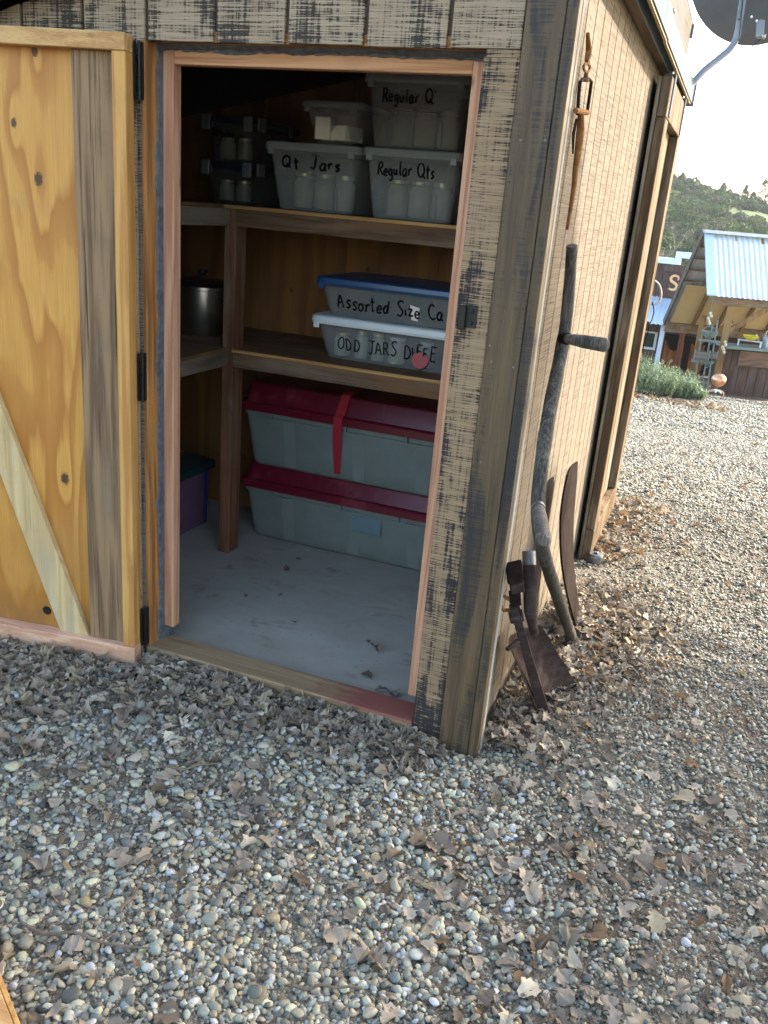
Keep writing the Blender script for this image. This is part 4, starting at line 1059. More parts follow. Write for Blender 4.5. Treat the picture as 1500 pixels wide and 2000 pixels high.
# satellite dish behind the roof corner
M['dish'] = plain('dish_grey', (0.10, 0.115, 0.125), 0.5, 0.1, 0.1, 12, 0.05)
M['mast'] = plain('mast_grey', (0.20, 0.22, 0.25), 0.45, 0.2, 0.1, 12, 0.05)
YD = 3.0
di = empty('satellite_dish', PY(1355, 157, 2.79), 'grey satellite dish on a bent mast at the roof corner', 'satellite dish')
mast = catmull([PY(1350, 166, 2.80), PY(1375, 138, 2.86), PY(1402, 116, 2.93), PY(1425, 96, 2.98), PY(1438, 75, YD), PY(1444, 45, YD), PY(1450, 5, YD), PY(1456, -40, YD)], 5)
MB().tube(mast, .0165, 14).build('mast', M['mast'], di)
MB().box(-.02, .05, 2.791, 2.80, mast[0].z - .06, mast[0].z + .06, .002).build('mount_plate', M['mast'], di)
MB().tube([PY(1443, 38, YD - .03), PY(1449, 0, YD - .03), PY(1453, -30, YD - .03)], .0105, 6).build('mast_clamp', M['steel'], di)
dc = PY(1478, -62, YD + .05); dn = Vector((.25, 1, .35)).normalized()
dx = dn.cross(Vector((0, 0, 1))).normalized(); dy = dx.cross(dn)
Rd = (PY(1478, 88, YD + .05) - dc).length
prof = []
for k in range(9):
    r_ = Rd * k / 8; prof.append((max(r_, 1e-4), 0.16 * Rd * (k / 8) ** 2))
prof += [(Rd + .006, .16 * Rd + .002), (Rd + .006, .16 * Rd + .012), (Rd, .16 * Rd + .010)]
MB().lathe(prof, 48, dc, (dx, dy, dn)).build('reflector', M['dish'], di)
arm0, arm1 = PY(1486, 40, YD - .02), PY(1484, 74, YD - .03)
MB().beam(arm0, arm1, .030, .03, bev=.003).build('feed_arm', M['mast'], di)
MB().tube([PY(1480, 70, YD - .03), PY(1495, 72, YD - .03)], .012, 10).build('arm_bolt', M['bolt'], di)
cab = catmull([PY(1452, -10, YD - .04), PY(1447, 40, YD - .04), PY(1443, 82, YD - .05), PY(1446, 95, YD - .05), PY(1456, 99, YD - .05), PY(1470, 90, YD - .05), PY(1486, 76, YD - .05)], 5)
MB().tube(cab, .0022, 6).build('cable', M['black'], di)
for (u, v) in ((1468, 33), (1478, 41), (1444, 16)):
    MB().lathe([(0, 0), (.006, 0), (.006, .006), (0, .006)], 8, PY(u, v, YD - .02), (Vector((1, 0, 0)), Vector((0, 0, 1)), Vector((0, -1, 0)))).build('bolt', M['bolt'], di)

# ================================================================== BACKGROUND YARD
M['corr'] = plain('corrugated_steel', (0.62, 0.68, 0.72), 0.38, 0.55, 0.08, 3, 0.03, 0.5)
M['corrblue'] = plain('corrugated_blue', (0.42, 0.55, 0.68), 0.4, 0.4, 0.08, 3, 0.03, 0.5)
M['pavw'] = wood('pavilion_wood', (0.30, 0.17, 0.07), (0.16, 0.085, 0.035), 'z', 14, 0.8, 1.0)
M['pavd'] = wood('pavilion_beam', (0.22, 0.13, 0.065), (0.12, 0.07, 0.035), 'x', 14, 0.8, 1.0, (0.2, 0.17, 0.13), 0.3)
M['cream'] = plain('cream_ceiling', (0.66, 0.50, 0.26), 0.6, 0, 0.06, 4, 0.05)
M['trimblue'] = plain('pale_blue_trim', (0.55, 0.64, 0.74), 0.6, 0, 0.08, 8, 0.05)
M['cabin'] = wood('cabin_boards', (0.10, 0.062, 0.045), (0.048, 0.03, 0.024), 'z', 12, 0.8, 1.0, (0.09, 0.075, 0.07), 0.4)
M['signbrown'] = plain('sign_brown', (0.060, 0.032, 0.026), 0.7, 0, 0.2, 12, 0.1)
M['signletter'] = plain('letter_tan', (0.62, 0.38, 0.20), 0.6, 0, 0.05, 12, 0.05)
M['swing'] = wood('swing_door_wood', (0.26, 0.085, 0.022), (0.14, 0.04, 0.012), 'z', 16, 0.8, 1.0)
M['redpost'] = wood('red_post', (0.17, 0.055, 0.028), (0.09, 0.03, 0.017), 'z', 16, 0.8, 1.0)
M['voidblack'] = plain('painted_room_shade', (0.010, 0.010, 0.011), 0.9)  # near-black colour carries the shade of the unlit cabin room
M['counter'] = wood('counter_boards', (0.115, 0.065, 0.045), (0.055, 0.032, 0.024), 'z', 10, 0.8, 1.0, (0.10, 0.08, 0.07), 0.3, knots=.5)
M['galv'] = plain('galvanised_can', (0.34, 0.37, 0.39), 0.45, 0.6, 0.15, 10, 0.1)
M['verd'] = plain('weathered_iron', (0.16, 0.21, 0.20), 0.6, 0.3, 0.2, 20, 0.1)
M['yellow'] = plain('yellow_bowl', (0.62, 0.55, 0.03), 0.4)
M['redbowl'] = plain('red_bowl', (0.42, 0.02, 0.05), 0.4)
M['copper'] = plain('copper_ball', (0.72, 0.38, 0.22), 0.30, 0.85, 0.15, 9, 0.1)
M['paleleaf'] = plain('pale_petal', (0.55, 0.58, 0.48), 0.4, 0.3)
M['crate'] = wood('crate_boards', (0.17, 0.15, 0.125), (0.09, 0.078, 0.066), 'x', 20, 0.8, 1.0)

# ---- pavilion (saltbox roof, ridge running right)
pv = empty('pavilion', PY(1392, 775, 13.2), 'open timber pavilion with corrugated metal roof across the yard', 'pavilion')
E1 = Vector((.935, .355, 0)).normalized(); E2 = Vector((-E1.y, E1.x, 0))
Ne, Ar, Fe = PY(1383, 577, 13.0), PY(1377, 455, 13.7), PY(1300, 630, 15.4)
def corrugated(a, b, e, length, pitch=.085, amp=.011, seg=6, thick=.002):
    n = int(length / pitch * seg); m = MB(); vs = []
    up = (b - a).cross(e).normalized()
    if up.z < 0: up = -up
    for i in range(n + 1):
        s = length * i / n; o = up * (amp * math.sin(2 * math.pi * i / seg))
        vs += [a + e * s + o, b + e * s + o]
    fs_ = [(2 * i, 2 * i + 2, 2 * i + 3, 2 * i + 1) for i in range(n)]
    k = len(vs)
    vs2 = [v - up * thick for v in vs]
    return m.add(vs, fs_, True).add(vs2, [tuple(reversed(f_)) for f_ in fs_], True)
LP = 3.2
corrugated(Ne + E1 * .12, Ar + E1 * .12, E1, LP).build('roof_sheet', M['corr'], pv, fix=False)
MB().hexa([Ne - E1 * .02, Ne + E1 * .13, Ne + E1 * .13 + Vector((0, .0, .02)), Ne - E1 * .02 + Vector((0, 0, .02)), Ar - E1 * .02 + Vector((0, 0, .02)), Ar + E1 * .13 + Vector((0, 0, .02)), Ar + E1 * .13 + Vector((0, .0, .035)), Ar - E1 * .02 + Vector((0, .0, .035))]).build('rake_flashing', M['corrblue'], pv)
MB().beam(Ar + Vector((0, 0, .03)) - E1 * .03, Ar + Vector((0, 0, .03)) + E1 * LP, .14, .05).build('ridge_cap', M['corr'], pv)
Fe2 = Ar + (Fe - Ar) - E1 * (Fe - Ar).dot(E1) * 0.0
corrugated(Ar, Fe2, E1, LP, thick=.004).build('roof_sheet', M['corr'], pv, fix=False)
MB().beam(Ar - E1 * .03, Fe2 - E1 * .03, .035, .14, bev=.004).build('rake_board', M['fasc'], pv)
# cream ceiling panels between the rafters on the long slope
dF = (Fe2 - Ar); dn_ = dF.cross(E1).normalized()
if dn_.z > 0: dn_ = -dn_
for k in range(7):
    s0 = .06 + k * .46
    o = Ar + E1 * s0 + dn_ * .035
    MB().hexa([o + dF * .52, o + dF * .52 + E1 * .40, o + dF * .97 + E1 * .40, o + dF * .97, o + dF * .52 + dn_ * .006, o + dF * .52 + E1 * .40 + dn_ * .006, o + dF * .97 + E1 * .40 + dn_ * .006, o + dF * .97 + dn_ * .006]).build('ceiling_panel', M['cream'], pv)
    MB().beam(Ar + E1 * (s0 + .43) + dn_ * .06, Fe2 + E1 * (s0 + .43) + dn_ * .06, .045, .10, up=dn_).build('rafter', M['pavw'], pv)
for k in range(4):
    MB().beam(Ar + dF * (.12 + k * .12) + dn_ * .03, Ar + dF * (.12 + k * .12) + dn_ * .03 + E1 * LP, .05, .03).build('purlin', M['pavd'], pv)
MB().beam(Fe2 + dn_ * .10 - E1 * .02, Fe2 + dn_ * .10 + E1 * LP, .07, .17).build('rear_beam', M['pavd'], pv)
MB().beam(Ne + Vector((0, .06, -.07)) + E1 * .02, Ne + Vector((0, .06, -.07)) + E1 * LP, .06, .13).build('front_beam', M['pavd'], pv)
def vpost(u, v, yy, w, top, name, mat, parent, zb_=None):
    p = PY(u, v, yy); zb_ = gz(p.x, p.y) - .05 if zb_ is None else zb_
    MB().box(p.x - w / 2, p.x + w / 2, p.y - w / 2, p.y + w / 2, zb_, top, .004).build(name, mat, parent); return p
pz = PY(1428, 590, 13.1)
p1 = vpost(1404, 715, 13.15, .11, Ne.z - .14, 'post', M['pavw'], pv)
p2 = vpost(1366, 660, 14.9, .10, Fe2.z + .25, 'post', M['pavw'], pv)
MB().beam((p1.x, p1.y, Ne.z - .55), (p1.x + .55, p1.y + .2, Ne.z - .13), .06, .07).build('knee_brace', M['pavw'], pv)
MB().beam((p2.x, p2.y, Fe2.z - .25), (p2.x + .5, p2.y + .2, Fe2.z + .2), .06, .07).build('knee_brace', M['pavw'], pv)
# ---- counter under the pavilion
ct = empty('counter', PY(1460, 815, 13.3), 'dark wooden plank counter under the pavilion', 'counter')
c0 = Vector((p1.x + .02, p1.y + .12, 0)); zg = gz(c0.x, c0.y) - .1; zc = PY(1440, 676, 13.3).z
for k in range(9):
    MB().obox(c0, E1, E2, Vector((0, 0, 1)), k * .16, k * .16 + .153, 0, .03, zg, zc - .05 - rnd.uniform(0, .012), .004).build('plank', M['counter'], ct)
MB().obox(c0, E1, E2, Vector((0, 0, 1)), .26, 1.5, -.035, -.002, zc - .32, zc - .07, .004).build('front_board', wood('counter_pale', (0.20, 0.115, 0.075), (0.11, 0.062, 0.042), 'x', 10, .8, 1.0), ct)
MB().obox(c0, E1, E2, Vector((0, 0, 1)), -.02, 1.6, -.12, .34, zc - .048, zc, .004).build('counter_top', M['verd'], ct)
def on_counter(s): q = c0 + E1 * s; return Vector((q.x, q.y + .05, zc + .001))
bw = on_counter(.40)
tag(MB().lathe([(.001, .0), (.05, .0), (.10, .035), (.125, .075), (.118, .075), (.09, .035), (.001, .012)], 24, bw + Vector((0, 0, .10))).build('mixing_bowl', M['yellow']), 'yellow bowl on a white rack on the pavilion counter', 'bowl')
rk = empty('wire_rack', bw, 'white rack under the yellow bowl on the counter', 'rack')
for s in (-.17, .17):
    MB().box(bw.x + s - .012, bw.x + s + .012, bw.y - .06, bw.y + .06, bw.z, bw.z + .085, .002).build('leg', M['whitelid'], rk)
MB().box(bw.x - .19, bw.x + .19, bw.y - .07, bw.y + .07, bw.z + .086, bw.z + .098, .002).build('top', M['whitelid'], rk)
for k, (s, sc_, lb) in enumerate(((.72, 1.0, 'galvanised watering can beside the yellow bowl on the counter'), (1.02, .8, 'smaller galvanised can at the right end of the counter'))):
    w_ = on_counter(s); o = empty('watering_can', w_, lb, 'watering can', 'galvanised cans on the counter')
    MB().lathe([(.001, 0), (.11 * sc_, 0), (.115 * sc_, .16 * sc_), (.09 * sc_, .19 * sc_), (.085 * sc_, .19 * sc_), (.001, .15 * sc_)], 20, w_).build('can_body', M['galv'], o)
    MB().tube(catmull([w_ + Vector((.09, 0, .16)) * sc_, w_ + Vector((.06, 0, .27)) * sc_, w_ + Vector((-.05, 0, .28)) * sc_, w_ + Vector((-.09, 0, .18)) * sc_], 4), .009, 8).build('handle', M['galv'], o)
    MB().tube([w_ + Vector((-.10, 0, .04)) * sc_, w_ + Vector((-.19, 0, .12)) * sc_, w_ + Vector((-.23, 0, .18)) * sc_], [.022, .017, .026], 10).build('spout', M['galv'], o)
# ---- iron plant stand with crates
ps = empty('plant_stand', PY(1385, 785, 12.9), 'weathered iron plant stand left of the pavilion post', 'plant stand')
def S_(u, v, yy=12.85): return PY(u, v, yy)
for (a_, b_) in (((1402, 625), (1376, 790)), ((1392, 632), (1368, 770)), ((1372, 650), (1352, 772))):
    MB().tube([S_(*a_), S_(*b_)], .012, 8).build('upright', M['verd'], ps)
for (u, v) in ((1366, 664), (1352, 705), (1345, 760)):
    q = S_(u, v); MB().box(q.x - .02, q.x + .32, q.y - .04, q.y + .22, q.z - .012, q.z, .002).build('tier', M['verd'], ps)
for (u, v) in ((1392, 708), (1381, 716), (1388, 670), (1372, 710)):
    c_ = S_(u, v, 12.8); MB().tube([c_ + Vector((.035 * (1 - k / 14) * math.cos(k * .7), 0, .035 * (1 - k / 14) * math.sin(k * .7))) for k in range(12)], .006, 6).build('scroll', M['verd'], ps)
def crate(u0, v0, w, h, d, yy, lb):
    q = PY(u0, v0, yy); o = empty('wooden_crate', q, lb, 'crate', 'crates on the plant stand')
    for (x_, y_, ww, dd) in ((0, 0, w, .012), (0, d - .012, w, .012), (0, .0125, .012, d - .025), (w - .012, .0125, .012, d - .025)):
        for k in range(2):
            MB().box(q.x + x_, q.x + x_ + ww, q.y + y_, q.y + y_ + dd, q.z + k * h / 2 + .003, q.z + (k + 1) * h / 2, .002).build('slat', M['crate'], o)
    MB().box(q.x + .013, q.x + w - .013, q.y + .013, q.y + d - .013, q.z + .002, q.z + .012).build('base', M['crate'], o)
    for x_ in (-.008, w - .004):
        MB().box(q.x + x_, q.x + x_ + .012, q.y - .004, q.y + .03, q.z, q.z + h + .03, .002).build('corner_bracket', M['verd'], o)
    return q
crate(1337, 759, .33, .19, .2, 12.7, 'dark crate on the lowest tier of the plant stand')
crate(1355, 702, .22, .13, .18, 12.7, 'grey crate on the middle tier of the plant stand')
crate(1384, 700, .12, .10, .15, 12.75, 'small pale crate on the middle tier beside the post')
q = S_(1384, 660, 12.75); o = empty('wire_basket', q, 'round wire basket on the top tier of the plant stand', 'basket')
MB().lathe([(.06, 0), (.11, .04), (.13, .10), (.125, .10), (.10, .04), (.05, .01)], 18, q).build('bowl', M['verd'], o)
MB().tube(catmull([q + Vector((-.12, 0, .1)), q + Vector((-.05, 0, .17)), q + Vector((.06, 0, .16)), q + Vector((.12, 0, .1))], 4), .006, 6).build('handle', M['verd'], o)
# ---- copper ball figure and tin flower
q = PY(1404, 742, 12.3); zz = gz(q.x, q.y)
o = empty('garden_figure', (q.x, q.y, zz), 'garden ornament with a copper ball head and wire arms by the post', 'ornament')
rb = .115
ring_ = []
bmx = bmesh.new(); bmesh.ops.create_icosphere(bmx, subdivisions=3, radius=rb)
for v in bmx.verts: v.co *= 1 + .05 * mnoise.noise(v.co * 14); v.co.z *= .9
mesh_ = bpy.data.meshes.new('ball'); bmx.to_mesh(mesh_); bmx.free(); mesh_.materials.append(M['copper'])
mesh_.polygons.foreach_set('use_smooth', [True] * len(mesh_.polygons))
for v in mesh_.vertices: v.co += q
bo = bpy.data.objects.new('ball', mesh_); link(bo, o)
MB().tube([(q.x, q.y, zz - .05), (q.x, q.y, q.z - rb * .8)], .008, 6).build('stake', M['verd'], o)
for s in (-1, 1):
    MB().tube(catmull([(q.x, q.y, q.z - .15), (q.x + s * .09, q.y, q.z - .17), (q.x + s * .12, q.y, q.z - .25), (q.x + s * .125, q.y, q.z - .36)], 4), [.008] * 13, 6).build('arm', M['copper'], o)
q2 = PY(1393, 800, 12.0); z2 = gz(q2.x, q2.y)
o = empty('tin_flower', (q2.x, q2.y, z2), 'pale metal flower ornament below the copper ball', 'ornament')
MB().tube([(q2.x, q2.y, z2 - .03), (q2.x, q2.y, z2 + .10)], .005, 6).build('stem', M['verd'], o)
for k in range(7):
    a_ = k * 2 * math.pi / 7; d_ = Vector((math.cos(a_), math.sin(a_), 0)); s_ = Vector((-d_.y, d_.x, 0)); c_ = Vector((q2.x, q2.y, z2 + .10))
    MB().add([c_, c_ + d_ * .05 + s_ * .025 + Vector((0, 0, .025)), c_ + d_ * .12 + Vector((0, 0, -.005)), c_ + d_ * .05 - s_ * .025 + Vector((0, 0, .025)), c_ - Vector((0, 0, .004)), c_ + d_ * .12 + Vector((0, 0, -.009))], [(0, 1, 2, 3), (4, 3, 2, 5)]).build('petal', M['paleleaf'], o, fix=False)

# ---- cabin with false front
YC = 17.0
cbn = empty('cabin', PY(1300, 745, YC), 'dark brown cabin with stepped false front and tan S sign', 'cabin')
def C_(u, v, yy=YC): return PY(u, v, yy)
ztop1 = C_(1300, 515).z; ztop2 = C_(1350, 506).z; zpr = C_(1270, 600).z; zbase = gz(0, YC) - .3
xa, xb, xc = C_(1240, 600).x, C_(1333, 505).x, C_(1460, 520).x
zw0 = C_(1290, 640).z
x = xa; k = 0
while x < xc + 1.2:
    zt_ = ztop1 if x < xb else ztop2
    MB().box(x, x + .145, YC, YC + .05, zw0 - .1, zt_, .004).build('board', M['cabin'], cbn); x += .15
for (x0_, x1_, z_) in ((xa, xb - .02, ztop1), (xb - .12, xc + 1.2, ztop2)):
    MB().box(x0_, x1_, YC - .06, YC + .06, z_ + .002, z_ + .12, .004).build('cornice', M['trimblue'], cbn)
MB().box(xb - .14, xb - .02, YC - .055, YC + .055, ztop1 + .123, ztop2 + .12, .004).build('cornice', M['trimblue'], cbn)
s0, s1 = C_(1298, 530), C_(1325, 585)
MB().box(s0.x, s0.x + 1.9, YC - .05, YC - .004, s1.z, s0.z, .006).build('sign_board', M['signbrown'], cbn)
def letter(path, w, x_, z_, h, nm):
    pts = catmull([(x_ + a_ * h, YC - .06, z_ + b_ * h) for a_, b_ in path], 5); m_ = MB(); L = len(pts); vs = []
    for i, p_ in enumerate(pts):
        d_ = (pts[min(i + 1, L - 1)] - pts[max(i - 1, 0)]).normalized(); n_ = Vector((-d_.z, 0, d_.x)) * w * h * (.55 + .45 * math.sin(math.pi * min(1, max(0, i / (L - 1)))))
        vs += [p_ + n_, p_ - n_, p_ - n_ + Vector((0, .02, 0)), p_ + n_ + Vector((0, .02, 0))]
    fs_ = []
    for i in range(L - 1):
        for k in range(4): fs_.append((4 * i + k, 4 * i + (k + 1) % 4, 4 * i + 4 + (k + 1) % 4, 4 * i + 4 + k))
    return m_.add(vs, fs_)
lh = C_(1320, 538).z - C_(1320, 566).z; lx = C_(1307, 552).x; lz = C_(1318, 566).z
mS = letter([(.60, .72), (.58, .92), (.34, 1.0), (.10, .86), (.14, .62), (.40, .48), (.58, .30), (.50, .06), (.26, 0), (.04, .10), (.02, .30)], .095, lx, lz, lh, 'S')
mS.box(lx - .01, lx + .06 * lh, YC - .06, YC - .04, lz, lz + .32 * lh); mS.box(lx + .56 * lh, lx + .64 * lh, YC - .0605, YC - .0405, lz + .68 * lh, lz + 1.0 * lh)
mS.build('sign_letter', M['signletter'], cbn)
mA = letter([(.0, 0), (.3, .5), (.42, 1.0)], .06, lx + .72 * lh, lz, lh, 'A')
mA.box(lx + .66 * lh, lx + .86 * lh, YC - .061, YC - .041, lz, lz + .07 * lh)
mA.build('sign_letter', M['signletter'], cbn)
# porch roof
pr0, pr1 = C_(1255, 630, 16.2), C_(1275, 578, YC - .02)
corrugated(Vector((xa - .3, 16.2, pr0.z)), Vector((xa - .3, YC - .01, pr1.z)), Vector((1, .0, -.0)), 3.4).build('porch_roof', M['corrblue'], cbn, fix=False)
zf = pr0.z
# ground floor wall, dark doorway, doors
YW = 17.3
def Wl(u, v): return PY(u, v, YW)
xd0, xd1 = Wl(1300, 650).x, Wl(1345, 650).x
x = xa - .4
while x < xd0 - .01:
    MB().box(x, min(x + .145, xd0), YW, YW + .04, zbase, zf + .3, .004).build('board', M['cabin'], cbn); x += .15
x = xd1 + .55
while x < xc + 1.4:
    MB().box(x, x + .145, YW, YW + .04, zbase, zf + .3, .004).build('board', M['cabin'], cbn); x += .15
MB().box(xd0 - .2, xd1 + .9, YW + .9, YW + .92, zbase, zf + .3).build('painted_room_shade', M['voidblack'], cbn)  # black sheet standing in for the shade behind the swing doors
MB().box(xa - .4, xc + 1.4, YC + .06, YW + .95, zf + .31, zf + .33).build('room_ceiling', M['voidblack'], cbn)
for k, (ua, ub) in enumerate(((1293, 1331), (1345, 1372))):
    dz0 = Wl(1285, 733).z; dz1 = Wl(1300, 665).z
    xa_, xb_ = Wl(ua, 700).x, Wl(ub, 700).x
    m_ = MB(); n_ = 14; vs = []
    for i in range(n_ + 1):
        s_ = i / n_; top = dz1 - (.19 if k == 0 else .05) * math.sin(math.pi * min(1, max(0, (s_ - .08) / .84))) ** .6
        bot = dz0 + .12 * math.sin(math.pi * s_)
        for yy in (YW - .03, YW - .005): vs += [(xa_ + (xb_ - xa_) * s_, yy, bot), (xa_ + (xb_ - xa_) * s_, yy, top)]
    fs_ = []
    for i in range(n_):
        o_ = 4 * i
        fs_ += [(o_, o_ + 4, o_ + 5, o_ + 1), (o_ + 2, o_ + 3, o_ + 7, o_ + 6), (o_ + 1, o_ + 5, o_ + 7, o_ + 3), (o_, o_ + 2, o_ + 6, o_ + 4)]
    m_.add(vs, fs_ + [(0, 1, 3, 2), (4 * n_, 4 * n_ + 2, 4 * n_ + 3, 4 * n_ + 1)]).build('swing_door', M['swing'], cbn)
pw = C_(1286, 690, 16.4); MB().box(pw.x - .045, pw.x + .045, pw.y - .045, pw.y + .045, zbase, zf + .02, .004).build('porch_post', M['trimblue'], cbn)
pw = C_(1326, 690, 16.35); MB().box(pw.x - .05, pw.x + .05, pw.y - .05, pw.y + .05, zbase, zf + .03, .004).build('porch_post', M['redpost'], cbn)
w0_, w1_ = Wl(1256, 644), Wl(1279, 684)
wi = sub('window', cbn)
for (a_, b_, c_, d_) in ((w0_.x, w1_.x, w0_.z - .05, w0_.z), (w0_.x, w1_.x, w1_.z, w1_.z + .05), (w0_.x, w0_.x + .05, w1_.z + .0505, w0_.z - .0505), (w1_.x - .05, w1_.x, w1_.z + .0505, w0_.z - .0505)):
    MB().box(a_, b_, YW - .03, YW - .002, c_, d_, .003).build('frame', M['whitelid'], wi)
MB().box(w0_.x + .0505, w1_.x - .0505, YW - .012, YW - .004, w1_.z + .051, w0_.z - .051).build('pane', plain('dark_pane', (0.03, 0.05, 0.04), 0.12, 0, .2, 3, 0), wi)
MB().box(xa - .4, xc + 1.4, 16.25, YW + .9, zbase - .2, zbase + .28).build('porch_floor', M['cabin'], cbn)
# red bowl
q = PY(1312, 748, 12.9)
ro = empty('planter_stool', (q.x, q.y, gz(q.x, q.y)), 'low stool carrying the red basin behind the lavender', 'stool')
MB().box(q.x - .10, q.x + .10, q.y - .10, q.y + .10, q.z - .03, q.z - .002, .004).build('seat', M['cabin'], ro)
for sx in (-.085, .085):
    for sy in (-.085, .085): MB().box(q.x + sx - .015, q.x + sx + .015, q.y + sy - .015, q.y + sy + .015, gz(q.x, q.y) - .02, q.z - .0305).build('leg', M['cabin'], ro)
tag(MB().lathe([(.001, 0), (.09, 0), (.12, .06), (.125, .08), (.115, .08), (.09, .02), (.001, .015)], 24, q).build('basin', M['redbowl']), 'red round basin behind the lavender bushes', 'basin')

# hoop and chain on the far end of the sliding door
hp = empty('iron_hoop', PY(1270, 640, 2.8), 'pale curved iron band with a hanging chain on the shed rear corner', 'hoop')
hoop = catmull([PY(1279, 548, 2.83), PY(1287, 556, 2.85), PY(1291, 572, 2.87), PY(1288, 588, 2.87), PY(1279, 594, 2.85), PY(1272, 594, 2.83)], 5)
MB().tube(hoop, [.004 + .003 * math.sin(math.pi * i / (len(hoop) - 1)) for i in range(len(hoop))], 8).build('band', plain('pale_iron', (0.33, 0.33, 0.32), .5, .4), hp)
MB().tube(catmull([PY(1274, 590, 2.83), PY(1277, 605, 2.83), PY(1274, 622, 2.83), PY(1268, 636, 2.83), PY(1264, 655, 2.83), PY(1258, 668, 2.83), PY(1255, 690, 2.82)], 4), .0032, 6).build('chain', M['rustd'], hp)
MB().lathe([(.001, -.014), (.012, -.010), (.015, 0), (.012, .01), (.001, .014)], 10, PY(1265, 632, 2.83)).build('weight', M['black'], hp)

# ================================================================== PLANTS
def leaf_mat(name, a, b, rough=.6, trans=.0):
    t = NT(name); oi = t.n('ShaderNodeObjectInfo'); c = t.coords(0)
    n = t.noise(c, 9.0, 3, .6); col = t.mix(t.ramp(n, [(.35, 0.), (.65, 1.)]), a, b)
    sh_ = t.bsdf(col, rough, 0, None, .25)
    if trans > 0:
        tl_ = t.n('ShaderNodeBsdfTranslucent'); t.l(col, tl_.inputs[0]); mx = t.n('ShaderNodeMixShader'); mx.inputs[0].default_value = trans
        t.l(sh_, mx.inputs[1]); t.l(tl_.outputs[0], mx.inputs[2]); return t.done(mx.outputs[0])
    return t.done(sh_)
M['lav'] = leaf_mat('lavender_leaf', (0.10, 0.155, 0.075), (0.22, 0.29, 0.17), .7, .25)
M['lavstem'] = plain('lavender_stem', (0.12, 0.09, 0.06), .8)
M['oak'] = leaf_mat('oak_leaf', (0.03, 0.055, 0.018), (0.07, 0.11, 0.035), .5, .2)
M['bark'] = plain('bark', (0.12, 0.095, 0.07), .9, 0, .4, 20, .6)
def lavender(u, v, yy, rx, h, n, seed, lb):
    r_ = random.Random(seed); p = PY(u, v, yy); z_ = gz(p.x, p.y)
    o = empty('lavender_bush', (p.x, p.y, z_), lb, 'bush', 'lavender bushes along the gravel')
    m_ = MB(); st_ = MB()
    for i in range(n):
        a_ = r_.uniform(0, 2 * math.pi); rr = math.sqrt(r_.random()); bx, by = p.x + rx * rr * math.cos(a_), p.y + rx * .7 * rr * math.sin(a_)
        hh = h * (1 - .45 * rr * rr) * r_.uniform(.65, 1.08); lean = Vector((math.cos(a_) * rr * .35, math.sin(a_) * rr * .35, 1)).normalized()
        base = Vector((bx, by, z_)); tip = base + lean * hh
        if i % 6 == 0: st_.tube([base * .75 + Vector((p.x, p.y, z_)) * .25, base.lerp(tip, .6)], .004, 4, caps=False)
        for k in range(11):
            t_ = .30 + .70 * k / 10; q_ = base.lerp(tip, t_); b_ = r_.uniform(0, 6.28); d_ = Vector((math.cos(b_), math.sin(b_), r_.uniform(.5, 1.5))).normalized()
            s_ = d_.cross(lean).normalized() * r_.uniform(.006, .010); L = r_.uniform(.035, .065)
            m_.add([q_ - s_, q_ + s_, q_ + d_ * L], [(0, 1, 2)])
    m_.build('leaves', M['lav'], o, fix=False); st_.build('stems', M['lavstem'], o, fix=False)
lavender(1250, 790, 10.6, .40, .55, 420, 1, 'grey green lavender bush nearest the shed corner')
lavender(1302, 792, 10.9, .36, .43, 380, 2, 'grey green lavender bush in the middle, below the red basin')
lavender(1338, 796, 10.9, .24, .22, 220, 3, 'low lavender bush beside the plant stand')

def branch(mb, p, d, L, r, depth, rs, tips, spread=.6, kids=3, gravity=.02):
    n = 5; pts = [p]; dd = d.copy()
    for i in range(n):
        dd = (dd + Vector((rs.uniform(-.2, .2), rs.uniform(-.2, .2), rs.uniform(-.12, .16) - gravity))).normalized(); pts.append(pts[-1] + dd * (L / n))
    mb.tube(pts, [max(r * (1 - .45 * i / n), .002) for i in range(n + 1)], 7 if r > .04 else 4, caps=False)
    if depth == 0: tips.append(pts[-1]); tips.append(pts[3]); return
    for k in range(kids):
        j = rs.randint(2, n); a_ = rs.uniform(0, 6.28)
        nd = (dd + Vector((math.cos(a_) * spread, math.sin(a_) * spread, rs.uniform(-.1, .5)))).normalized()
        branch(mb, pts[j], nd, L * rs.uniform(.55, .8), r * .55, depth - 1, rs, tips, spread, kids, gravity)

# evergreen oak right of the yard, outside the picture: it shades the foreground gravel
tr_ = empty('oak_tree', (5.9, 4.9, gz(5.9, 4.9)), 'evergreen oak standing right of the shed, shading the gravel', 'tree')
rs = random.Random(5); mt = MB(); tips = []
branch(mt, Vector((5.9, 4.9, gz(5.9, 4.9) - .1)), Vector((0, 0, 1)), 2.3, .20, 0, rs, [], .3, 0)
base = Vector((5.9, 4.9, 2.0))
for k in range(7):
    a_ = k * .9; branch(mt, base, Vector((math.cos(a_) * .7, math.sin(a_) * .7, .8)).normalized(), 1.4, .09, 2, rs, tips, .8, 3)
mt.build('trunk', M['bark'], tr_, fix=False)
nl = 52000
cen = np.array([5.95, 4.72, 4.55]); rad3 = np.array([1.8, 1.86, 2.15])
u_ = nrs.normal(size=(nl, 3)); u_ /= np.linalg.norm(u_, axis=1)[:, None]
rr = nrs.rand(nl) ** (1 / 2.2); pp = cen + u_ * rr[:, None] * rad3
keep = np.array([mnoise.noise((a_ * 1.5, b_ * 1.5, c_ * 1.5)) > -.28 for a_, b_, c_ in pp]); pp = pp[keep]; nl = len(pp)
d1 = nrs.normal(size=(nl, 3)); d1 /= np.linalg.norm(d1, axis=1)[:, None]; d2 = np.cross(d1, nrs.normal(size=(nl, 3))); d2 /= np.linalg.norm(d2, axis=1)[:, None]
